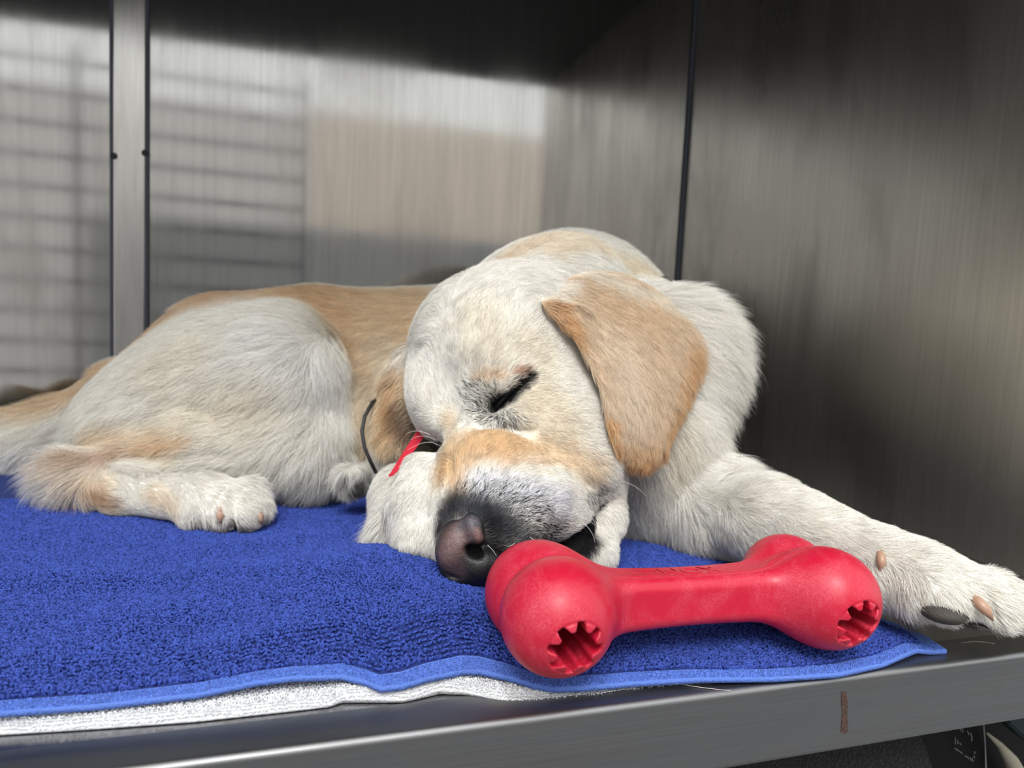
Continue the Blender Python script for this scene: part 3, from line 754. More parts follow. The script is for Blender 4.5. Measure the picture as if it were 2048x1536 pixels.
def grow(name, V, N, T, dens, gd, colfn, parent, mat, rad=.00011, K=6, clump=.5, cell=.006, jit=.22, eps=.012, seed=1, lenmul=1.0, pos_jit=.0):
    """short hair-curve strands rooted on a surface: dens = strands per m2 at each vertex"""
    rg = np.random.default_rng(seed)
    ar = .5 * np.linalg.norm(np.cross(V[T[:, 1]] - V[T[:, 0]], V[T[:, 2]] - V[T[:, 0]]), axis=1) * dens[T].mean(1)
    n = int(ar.sum()); cdf = np.cumsum(ar); ti = np.searchsorted(cdf, rg.random(n) * cdf[-1]).clip(0, len(T) - 1)
    u, v = rg.random(n), rg.random(n); fl = u + v > 1; u[fl] = 1 - u[fl]; v[fl] = 1 - v[fl]; w = 1 - u - v
    tt = T[ti]; bc = lambda X: X[tt[:, 0]] * w[:, None] + X[tt[:, 1]] * u[:, None] + X[tt[:, 2]] * v[:, None]
    P = bc(V); Nn = bc(N); Nn /= np.linalg.norm(Nn, axis=1, keepdims=True)
    D, Ln, Li = field_interp(P, Nn, gd, eps)
    Ln = Ln * lenmul * rg.uniform(.65, 1.15, n)
    S = np.cross(Nn, D)
    ck = np.floor((P + rg.normal(0, cell * .15, P.shape)) / cell); h1 = hash3(ck); h2 = hash3(ck + 17.3)
    ang = rg.normal(0, jit, n) + (h1 - .5) * clump * .9
    D2 = D * np.cos(ang)[:, None] + S * np.sin(ang)[:, None]
    lift = Li * (1 + (h2 - .5) * .5 * clump + rg.normal(0, .2, n))
    ks = np.linspace(0, 1, K)
    curl = rg.normal(0, .12, n) + (h2 - .5) * .35 * clump
    pts = np.stack([P + D2 * (Ln * k)[:, None] + Nn * (Ln * (lift * (k - .45 * k * k) + .02))[:, None] + S * (Ln * curl * k * k)[:, None] for k in ks], 1)
    if clump > 0:      # tips gather into tufts
        key = (ck - ck.min(0)).astype(np.int64); kk = key[:, 0] * 4000 * 4000 + key[:, 1] * 4000 + key[:, 2]
        uq, inv = np.unique(kk, return_inverse=True); cnt = np.bincount(inv)
        tip = pts[:, -1]; cen = np.stack([np.bincount(inv, tip[:, i]) / cnt for i in range(3)], 1)[inv]
        for j in range(1, K): pts[:, j] += (cen - tip) * (ks[j] ** 1.6 * clump * .55)
    rr = rad * rg.uniform(.75, 1.25, n); R = rr[:, None] * np.clip(1.25 - ks[None, :] ** 2 * 1.15, .12, 1)
    rnd = rg.random(n); C = colfn(P, rnd) * rg.uniform(.78, 1.1, (n, 1)) * (1 + (h1[:, None] - .5) * .16) * np.where(rg.random((n, 1)) < .05, .55, 1)
    return curves_obj(name, pts - DO, R, np.clip(C, 0.003, .96), mat, parent)
m_fur, nt, b = new_mat('dog_fur')
at = nd(nt, 'ShaderNodeAttribute'); at.attribute_name = 'strand_color'
nt.links.new(at.outputs['Vector'], b.inputs['Base Color']); b.inputs['Roughness'].default_value = .5; b.inputs['Specular IOR Level'].default_value = .25
tr = nd(nt, 'ShaderNodeBsdfTranslucent'); nt.links.new(at.outputs['Vector'], tr.inputs['Color'])
ms = nd(nt, 'ShaderNodeMixShader'); ms.inputs[0].default_value = .3
out = nt.nodes['Material Output']; nt.links.new(b.outputs[0], ms.inputs[1]); nt.links.new(tr.outputs[0], ms.inputs[2]); nt.links.new(ms.outputs[0], out.inputs['Surface'])

# folds, brows, lids, wrinkles and toe clefts pushed into or out of the skin (mm)
for (x1, y1, x2, y2, r, mm) in [(884, 640, 905, 830, 26, -3.5), (975, 715, 985, 725, 50, 2.5), (1000, 765, 1035, 745, 22, 3.5), (1015, 820, 1050, 790, 18, 2.0), (1052, 757, 992, 818, 6, -3.0), (985, 825, 992, 815, 9, -2.0),
        (925, 848, 1065, 862, 10, -3.0), (940, 930, 1110, 928, 8, -2.0), (950, 900, 1080, 895, 12, 1.5), (1170, 960, 1215, 985, 12, -2.5), (1070, 1010, 1110, 1010, 46, 3.0), (900, 925, 903, 1020, 9, -3.5), (1050, 870, 1190, 930, 14, -1.2),
        (445, 975, 418, 1042, 6, -3.0), (482, 975, 468, 1042, 6, -3.0), (1955, 1165, 1985, 1225, 7, -3.0), (1870, 1165, 1840, 1225, 8, -1.5), (850, 800, 860, 850, 20, 2.0), (915, 690, 915, 760, 20, 1.0), (690, 700, 700, 880, 14, -4.0), (250, 915, 480, 905, 10, -4.0), (1440, 940, 1400, 1040, 14, -4.0)]:
    h1, h2 = near_hit(bvh, x1, y1), near_hit(bvh, x2, y2); rr = r * np.linalg.norm(h1[0] - O) / FPX
    DV = DV + DN * (mm * .001 * np.exp(-(seg_dist(DV, h1[0], h2[0]) / rr) ** 2))[:, None]
DN = vnormals(DV, DT); bvh = BVHTree.FromPolygons(DV.tolist(), DT.tolist())

# coat colours (where on the dog, size, colour, strength, softness)
WHITE = srgb(250, 247, 239)
CREAM, TAN, TAN2, GOLD, BROWN, BLACK, GREY, PINK = (244, 234, 214), (236, 214, 182), (224, 192, 152), (232, 202, 160), (184, 146, 112), (14, 14, 18), (120, 120, 126), (196, 160, 140)
coat = [
 # back and rump
 (205, 735, 300, 660, 44, TAN2, .75, .9, 'm'), (300, 655, 440, 600, 46, TAN2, .75, .9, 'm'), (440, 585, 640, 580, 34, TAN2, .75, .9, 'm'), (600, 592, 840, 592, 55, TAN, 1, .7, 'm'), (720, 640, 800, 650, 85, TAN, .95, .7, 'm'), (600, 585, 720, 590, 26, TAN2, .6, .9, 'm'),
 (770, 740, 790, 840, 70, CREAM, .9, .8, 'm'), (715, 690, 730, 860, 34, TAN, .7, .8, 'm'), (540, 680, 650, 760, 60, (246, 245, 242), .8, .8, 'm'), (380, 840, 520, 800, 50, CREAM, .5, .9, 'm'), (330, 740, 420, 700, 40, CREAM, .35, .9, 'm'),
 (700, 690, 692, 760, 14, TAN2, .6, .9, 'm'), (640, 600, 690, 630, 26, TAN2, .6, .9, 'm'),
 (200, 745, 120, 790, 30, TAN, .9, .8, 'm'), (110, 795, -100, 850, 34, TAN, .9, .8, 'm'),
 (735, 780, 750, 890, 22, CREAM, .9, .9, 'm'),
 # thigh and hind leg
 (200, 875, 350, 878, 26, TAN, .7, .9, 'm'), (125, 925, 250, 905, 16, BROWN, .65, .9, 'm'), (290, 897, 400, 880, 9, TAN2, .7, .9, 'm'), (130, 960, 190, 985, 28, TAN, .85, .9, 'm'), (165, 985, 215, 1005, 13, BROWN, .6, .9, 'm'),
 (300, 990, 340, 1010, 20, TAN, .55, .9, 'm'), (50, 960, 85, 985, 34, (232, 234, 238), .9, .7, 'm'), (375, 1052, 425, 1056, 12, BLACK, .95, .6, 'm'), (470, 1056, 480, 1056, 8, BLACK, .8, .6, 'm'), (520, 1040, 522, 1045, 8, PINK, .5, .6, 'm'),
 (85, 930, 75, 995, 28, (236, 238, 240), .95, .5, 'm'), (110, 925, 125, 985, 10, (236, 236, 236), .5, .9, 'm'),
 # neck
 (1000, 520, 1130, 472, 32, TAN, .6, .9, 'm'), (1130, 472, 1290, 540, 34, CREAM, .9, .9, 'm'), (1090, 505, 1190, 492, 20, TAN, .5, .9, 'm'), (1330, 850, 1340, 910, 30, CREAM, .5, .9, 'm'),
 # head
 (950, 640, 980, 700, 50, (242, 232, 212), .5, .9, 'm'), (1060, 690, 1080, 720, 30, (240, 228, 205), .5, .9, 'm'),
 (905, 925, 1000, 885, 44, GOLD, 1, .7, 'm'), (1000, 885, 1100, 900, 36, GOLD, .9, .8, 'm'), (1080, 895, 1180, 935, 30, TAN, .7, .9, 'm'), (912, 960, 918, 1000, 26, GOLD, .85, .8, 'm'), (940, 880, 1010, 862, 14, TAN2, .6, .9, 'm'),
 (1070, 800, 1110, 850, 46, CREAM, .85, .9, 'm'), (900, 840, 905, 900, 20, TAN, .6, .9, 'm'), (1000, 932, 1090, 926, 9, TAN2, .6, .9, 'm'), (960, 945, 1090, 945, 10, CREAM, .6, .9, 'm'),
 (960, 758, 1000, 752, 11, TAN2, .6, .9, 'm'), (1030, 745, 1052, 745, 8, (200, 140, 98), .7, .9, 'm'),
 (970, 812, 1005, 838, 28, BLACK, .5, .9, 'p'), (950, 785, 975, 805, 24, BLACK, .35, .9, 'p'), (1000, 800, 1050, 755, 15, BLACK, .7, .7, 'p'), (992, 812, 1052, 756, 11, BLACK, 1, .5, 'm'), (986, 822, 1015, 792, 17, BLACK, .95, .6, 'm'),
 (868, 878, 880, 888, 12, BLACK, .45, .9, 'p'), (860, 888, 885, 886, 5, (60, 45, 40), .9, .8, 'm'),
 # grey and black muzzle
 (960, 975, 1120, 1005, 38, (232, 233, 238), .85, .8, 'm'), (930, 1000, 960, 1000, 32, BLACK, .35, .9, 'p'), (960, 1000, 1060, 1030, 40, BLACK, .40, .9, 'p'), (985, 1060, 1090, 1070, 34, BLACK, .6, .9, 'p'),
 (1000, 1040, 1050, 1090, 26, (90, 92, 100), .6, .9, 'm'), (950, 1010, 975, 1030, 22, (84, 88, 98), .65, .9, 'm'), (905, 1010, 885, 1060, 24, (58, 56, 60), .95, .7, 'm'), (880, 1060, 880, 1100, 14, (58, 56, 60), .9, .7, 'm'), (905, 1030, 965, 1020, 18, (44, 46, 54), .85, .9, 'm'), (920, 1010, 975, 1045, 16, (62, 66, 76), .85, .9, 'm'),
 (985, 1050, 1000, 1120, 26, (26, 26, 30), .92, .8, 'm'), (1000, 1030, 1040, 1080, 22, (50, 52, 60), .6, .9, 'm'), (1060, 1085, 1110, 1088, 11, BLACK, .6, .9, 'm'), (1170, 990, 1195, 985, 16, BLACK, .4, .9, 'p'),
 (1195, 1010, 1165, 1065, 15, BLACK, 1, .35, 'm'), (1165, 1065, 1140, 1100, 22, BLACK, .95, .4, 'm'), (1120, 1085, 1110, 1110, 20, BLACK, .9, .5, 'm'),
 (930, 1168, 960, 1168, 18, GREY, .7, .8, 'm'),
 (712, 975, 716, 985, 20, BLACK, .9, .5, 'm'), (690, 955, 730, 960, 8, BLACK, .7, .6, 'm'),
 (925, 1090, 950, 1110, 44, BLACK, 1, .25, 'm'), (1165, 1070, 1125, 1105, 34, BLACK, 1, .3, 'm'),
 # front paws
 (1800, 1238, 1925, 1246, 20, (70, 64, 56), 1, .5, 'm'), (1960, 1258, 2040, 1262, 10, (40, 38, 36), 1, .5, 'm'), (1722, 1120, 1712, 1145, 9, GREY, .45, .9, 'm'),
]
blobs = resolve(bvh, coat)
skin_col = paint(DV, WHITE, blobs)
body_o = mesh_np('body', DV - DO, DF, m_skin, dog)
ca = body_o.data.attributes.new('coat', 'FLOAT_COLOR', 'POINT')
ca.data.foreach_set('color', np.concatenate([skin_col * .8, np.ones((len(DV), 1))], 1).astype(np.float32).ravel())

# ---- nose leather
NC = W(930, 1092, .430)
nsc = Sculpt(NC - .036, NC + .036, .0006)
def nE(px, py, d, rx, ry, rz, roll=0, yawd=0, k=.006, sub=False):
    nsc.ell(W(px, py, d), (rx * d / FPX, ry * d / FPX, rz), axes(roll, yawd), k, sub)
nE(920, 1094, .431, 48, 62, .0165, 12, -20)
nE(948, 1060, .4245, 22, 36, .010, -14, 0, .004)           # wing of the nostril
nE(960, 1128, .427, 44, 40, .013, 0, 15)
nE(922, 1150, .431, 42, 26, .012, -8, 0)
nE(938, 1166, .434, 30, 15, .011, 0, 0, .003)
nE(947, 1107, .412, 21, 13, .0155, 20, 0, .003, True)     # nostril
nE(972, 1098, .414, 15, 7, .010, 20, 0, .003, True)
nE(983, 1058, .416, 10, 26, .008, 10, 0, .004, True)
nE(900, 1158, .414, 20, 4, .006, 12, 0, .002, True)
nsc.field(lambda X, Y, Z: Z - cloth_top(X, Y) - .001, NC - .036, NC + .036, .001, True)
NV, NF = nsc.mesh(); del nsc
nbv = BVHTree.FromPolygons(NV.tolist(), tri_of(NF).tolist())
nose_bl = resolve(nbv, [(890, 1110, 915, 1068, 24, (122, 96, 93), .75, .9, 'm'), (925, 1050, 950, 1042, 14, (88, 84, 92), .8, .9, 'm'), (955, 1066, 962, 1084, 9, (138, 106, 104), .8, .9, 'm'), (930, 1075, 940, 1068, 10, (96, 80, 80), .6, .9, 'm'), (900, 1130, 920, 1140, 14, (78, 60, 62), .6, .9, 'm'), (947, 1108, 968, 1100, 20, (4, 4, 5), 1, .4, 'm')])  # last blob puts the shade inside the nostril into the colour
ncol = paint(NV, srgb(20, 19, 22), nose_bl); ncol *= (1 + .5 * (hash3(np.floor(NV / .0012)) - .5))[:, None]
m_nose, nt, b = new_mat('nose_leather'); L = nt.links
at = nd(nt, 'ShaderNodeAttribute'); at.attribute_name = 'coat'; L.new(at.outputs['Color'], b.inputs['Base Color']); b.inputs['Roughness'].default_value = .5
tcn = nd(nt, 'ShaderNodeTexCoord'); vo = nd(nt, 'ShaderNodeTexVoronoi'); vo.inputs['Scale'].default_value = 900; bp = nd(nt, 'ShaderNodeBump'); bp.inputs['Distance'].default_value = .0003; bp.inputs['Strength'].default_value = .55
L.new(tcn.outputs['Object'], vo.inputs['Vector']); L.new(vo.outputs['Distance'], bp.inputs['Height']); L.new(bp.outputs[0], b.inputs['Normal'])
nose = mesh_np('nose', NV - DO, NF, m_nose, dog); nose['label'] = 'moist black and pinkish brown nose'
a_ = nose.data.attributes.new('coat', 'FLOAT_COLOR', 'POINT'); a_.data.foreach_set('color', np.concatenate([ncol, np.ones((len(NV), 1))], 1).astype(np.float32).ravel())

# ---- closed eyes
m_wet = plain('wet_black_rim', (0.006, 0.006, 0.007), 0.4, spec=.3)
def on_body(px, py, off=0.0):
    h = near_hit(bvh, px, py); return h[0] + h[1] * off
def strip(name, pts, rads, off, mat=m_wet, flat=1.0):
    bm = bmesh.new(); add_tube(bm, [on_body(x, y, off) - DO for x, y in pts], rads, 10)
    return bm_obj(name, bm, mat, dog, True)
strip('closed_eye', [(1054, 757), (1042, 766), (1030, 775), (1018, 786), (1006, 798), (996, 810), (989, 822)], [.0006, .0010, .0013, .0017, .0020, .0017, .0008], .0002)
strip('closed_eye', [(882, 884), (870, 888), (858, 889)], [.0006, .0016, .0008], .0006)

# ---- ears: draped flaps with real thickness
def flap(outline, dctl, thick, nx=110, edge_px=26, clamp=None, name='ear', mat=None):
    ol = np.array(outline, float)
    # smooth closed outline
    n = len(ol); tt = np.linspace(0, n, 260, endpoint=False); i = tt.astype(int); f = (tt - i)[:, None]
    p0, p1, p2, p3 = ol[(i - 1) % n], ol[i % n], ol[(i + 1) % n], ol[(i + 2) % n]
    ol = .5 * (2 * p1 + (p2 - p0) * f + (2 * p0 - 5 * p1 + 4 * p2 - p3) * f ** 2 + (3 * p1 - p0 - 3 * p2 + p3) * f ** 3)
    c = np.array(dctl, float); mx, my = c[:, 0].mean(), c[:, 1].mean()
    bas = lambda x, y: np.stack([np.ones_like(x), x, y, x * x, x * y, y * y], 1)
    co = np.linalg.lstsq(bas((c[:, 0] - mx) / 100, (c[:, 1] - my) / 100), c[:, 2], rcond=None)[0]
    cen = ol.mean(0); nr = 26
    rings = []
    for k in range(nr + 1):
        rings.append(cen + (ol - cen) * (1 - k / nr) if k < nr else cen[None])
    P2 = np.concatenate(rings)
    dpt = bas((P2[:, 0] - mx) / 100, (P2[:, 1] - my) / 100) @ co
    if clamp is not None:
        for j, (x, y) in enumerate(P2):
            h = hit(clamp, x, y)
            if h is not None and y > 605:
                dd = (h[0] - O) @ A[:, 2]; lim = dd - thick - .001; k_ = .012; hh = max(k_ - abs(dpt[j] - lim), 0) / k_; dpt[j] = min(dpt[j], lim) - hh * hh * k_ * .25
    e = np.concatenate([np.full(260 if k < nr else 1, k / nr) for k in range(nr + 1)]); sr = np.clip(e / .22, 0, 1); prof = np.sqrt(np.clip(1 - (1 - sr) ** 2, 0, 1))
    Ft = np.array([W(x, y, dd) for (x, y), dd in zip(P2, dpt)])
    nrm = A[:, 2][None, :]
    top = Ft - nrm * (thick * .5 * prof)[:, None]; bot = Ft + nrm * (thick * .5 * prof)[:, None]
    V = np.concatenate([top, bot]); m = 260; n0 = len(top); F_ = []
    for k in range(nr - 1):
        a = k * m + np.arange(m); b_ = k * m + (np.arange(m) + 1) % m
        F_.append(np.stack([a, b_, b_ + m, a + m], 1)); F_.append(np.stack([a, a + m, b_ + m, b_], 1) + n0)
    a = (nr - 1) * m + np.arange(m); b_ = (nr - 1) * m + (np.arange(m) + 1) % m; cc = np.full(m, nr * m)
    quads = np.concatenate(F_).tolist() + np.stack([a, b_, cc], 1).tolist() + (np.stack([b_, a, cc], 1) + n0).tolist()
    T = np.concatenate([tri_of(np.concatenate(F_)), np.stack([a, b_, cc], 1), np.stack([b_, a, cc], 1) + n0])
    # orient outwards
    N = vnormals(V, T)
    if (N[:n0] @ A[:, 2]).mean() > 0: quads = [q[::-1] for q in quads]; T = T[:, ::-1]; N = -N
    return V, quads, T, N
EARO = [(1083, 600), (1120, 565), (1175, 543), (1240, 548), (1300, 578), (1352, 622), (1390, 672), (1393, 720), (1378, 770), (1352, 820), (1338, 865), (1328, 905), (1300, 932), (1268, 928), (1238, 900), (1220, 860), (1210, 815), (1196, 765), (1172, 715), (1140, 665), (1105, 630)]
EARD = [(1090, 610, .506), (1150, 570, .545), (1200, 555, .566), (1280, 572, .600), (1350, 632, .598), (1390, 690, .588), (1150, 680, .500), (1200, 700, .506), (1250, 650, .535), (1300, 750, .545), (1180, 760, .494), (1210, 820, .490), (1240, 850, .497), (1320, 850, .530), (1240, 900, .495), (1290, 925, .518)]
EV, EQ, ET, EN = flap(EARO, EARD, .007, clamp=bvh)
ebv = BVHTree.FromPolygons(EV.tolist(), ET.tolist())
ear_bl = resolve(ebv, [(1372, 690, 1340, 850, 24, (216, 176, 130), .85, .9, 'm'), (1300, 918, 1270, 918, 20, (206, 158, 108), .9, .9, 'm'), (1250, 890, 1310, 880, 22, (226, 194, 154), .8, .9, 'm'), (1330, 880, 1320, 920, 10, (200, 152, 104), .8, .9, 'm'),
    (1105, 612, 1150, 665, 18, (218, 178, 132), .9, .8, 'm'), (1200, 600, 1290, 620, 40, (230, 206, 174), .7, .9, 'm'), (1230, 690, 1260, 790, 46, (238, 224, 204), .85, .9, 'm'), (1083, 598, 1120, 568, 18, (244, 238, 226), .9, .8, 'm'),
    (1215, 830, 1235, 890, 10, (222, 176, 116), .7, .9, 'm'), (1150, 548, 1330, 592, 24, (240, 232, 218), .9, .9, 'm')])
EARB = srgb(228, 208, 182)
def coloured(name, V, Fq, col, mat, parent):
    o = mesh_np(name, V - DO, Fq, mat, parent); a = o.data.attributes.new('coat', 'FLOAT_COLOR', 'POINT')
    a.data.foreach_set('color', np.concatenate([col, np.ones((len(V), 1))], 1).astype(np.float32).ravel()); return o
ear = coloured('ear', EV, EQ, paint(EV, EARB, ear_bl) * .8, m_skin, dog); ear['label'] = 'golden tan ear flopped over the cheek'
FEO = [(838, 690), (805, 705), (778, 735), (765, 790), (758, 850), (775, 888), (805, 892), (830, 870), (850, 800)]
FED = [(838, 690, .60), (790, 710, .605), (765, 790, .60), (760, 860, .575), (800, 890, .555), (830, 870, .56), (840, 780, .58)]
FV, FQ, FT, FN = flap(FEO, FED, .008, clamp=None)
fbv = BVHTree.FromPolygons(FV.tolist(), FT.tolist())
fe_bl = resolve(fbv, [(815, 712, 835, 700, 26, (244, 240, 232), .9, .8, 'm'), (800, 740, 805, 800, 24, (222, 188, 144), .7, .9, 'm'), (815, 800, 822, 870, 18, (120, 84, 60), .8, .9, 'm'), (790, 780, 790, 850, 16, (205, 165, 115), .7, .9, 'm'), (770, 850, 790, 880, 14, (222, 195, 155), .7, .9, 'm')])  # darkest blob puts the shadow beside the cheek into the fur colour
fear = coloured('ear', FV, FQ, paint(FV, srgb(238, 224, 200), fe_bl) * .8, m_skin, dog); fear['label'] = 'far ear hanging behind the cheek'

# ---- claws and pads
m_claw = plain('horn_claw', srgb(168, 134, 112), .4, bump=(500, .3, .0003))
m_pad = plain('paw_pad_skin', (0.045, 0.04, 0.034), .7, bump=(900, .8, .0008))
def claw(pts, rads):
    bm = bmesh.new(); add_tube(bm, [W(x, y, d) - DO for x, y, d in pts], rads, 12); return bm_obj('claw', bm, m_claw, dog, True)
claw([(437, 1018, .538), (440, 1032, .534), (440, 1047, .534)], [.003, .0034, .0010])
claw([(512, 1020, .545), (521, 1034, .540), (523, 1047, .540)], [.003, .0030, .0008])
claw([(1758, 1096, .452), (1762, 1112, .440), (1763, 1126, .437), (1759, 1143, .438)], [.0015, .0026, .0028, .0006])
claw([(1935, 1186, .420), (1955, 1203, .405), (1972, 1220, .401), (1986, 1241, .402)], [.0015, .0030, .0031, .0005])
claw([(2044, 1212, .420), (2056, 1224, .409), (2066, 1236, .408), (2074, 1252, .410)], [.0015, .0026, .0028, .0006])
def pad(px, py, d, rx, ry, rz, roll=0):
    bm = bmesh.new(); E = axes(roll); c = W(px, py, d) - DO
    Mx = Matrix([[E[0][i] * rx * d / FPX, E[1][i] * ry * d / FPX, E[2][i] * rz, c[i]] for i in range(3)] + [[0, 0, 0, 1]])
    bmesh.ops.create_uvsphere(bm, u_segments=24, v_segments=16, radius=1, matrix=Mx); return bm_obj('paw_pad', bm, m_pad, dog, True)
pad(1888, 1226, .414, 44, 20, .012, 4); pad(2003, 1252, .416, 36, 12, .010, 3)
pad(405, 1042, .550, 24, 8, .006); pad(478, 1044, .547, 16, 6, .006)

# ---- collar, red strap and black cord
m_redcloth = plain('red_webbing', srgb(200, 24, 52), .7, bump=(1200, .8, .0006))
m_cord = plain('black_cord', (0.012, 0.012, 0.014), .5)
def ribbon(name, pts, wpx, mat, th=.0012):
    """flat band along picture points (x, y, depth) with real thickness"""
    P = [W(*p) - DO for p in pts]; bm = bmesh.new(); ring = []
    for i, p in enumerate(P):
        t = P[min(i + 1, len(P) - 1)] - P[max(i - 1, 0)]; t /= np.linalg.norm(t); w_ = np.cross(t, A[:, 2]); w_ /= np.linalg.norm(w_); n_ = np.cross(w_, t)
        ww = (wpx[i] if hasattr(wpx, '__len__') else wpx) * pts[i][2] / FPX / 2
        ring.append([bm.verts.new(p + w_ * a * ww + n_ * b_ * th / 2) for a, b_ in ((-1, -1), (1, -1), (1, 1), (-1, 1))])
    for a, b_ in zip(ring, ring[1:]):
        for k in range(4): bm.faces.new((a[k], a[(k + 1) % 4], b_[(k + 1) % 4], b_[k]))
    bm.faces.new(ring[0][::-1]); bm.faces.new(ring[-1])
    return bm_obj(name, bm, mat, dog, False)
ribbon('red_strap', [(845, 862, .535), (830, 885, .528), (812, 910, .518), (797, 932, .508), (784, 948, .503), (778, 952, .503)], [18, 18, 15, 13, 8, 4], m_redcloth)
bm = bmesh.new(); add_tube(bm, [W(x, y, d) - DO for x, y, d in ((762, 790, .60), (745, 805, .585), (730, 832, .575), (724, 862, .57), (729, 895, .565), (742, 925, .565), (752, 945, .57))], .0016, 10)
bm_obj('black_cord', bm, m_cord, dog, True)
cp = [near_hit(bvh, x, y) for x, y in ((1318, 548), (1328, 560), (1337, 574), (1344, 588), (1349, 600))]
bm = bmesh.new(); add_tube(bm, [h[0] + h[1] * .006 - DO for h in cp], [.0006, .0012, .0016, .0012, .0006], 8); bm_obj('collar', bm, m_cord, dog, True)['label'] = 'dark collar band on the nape'

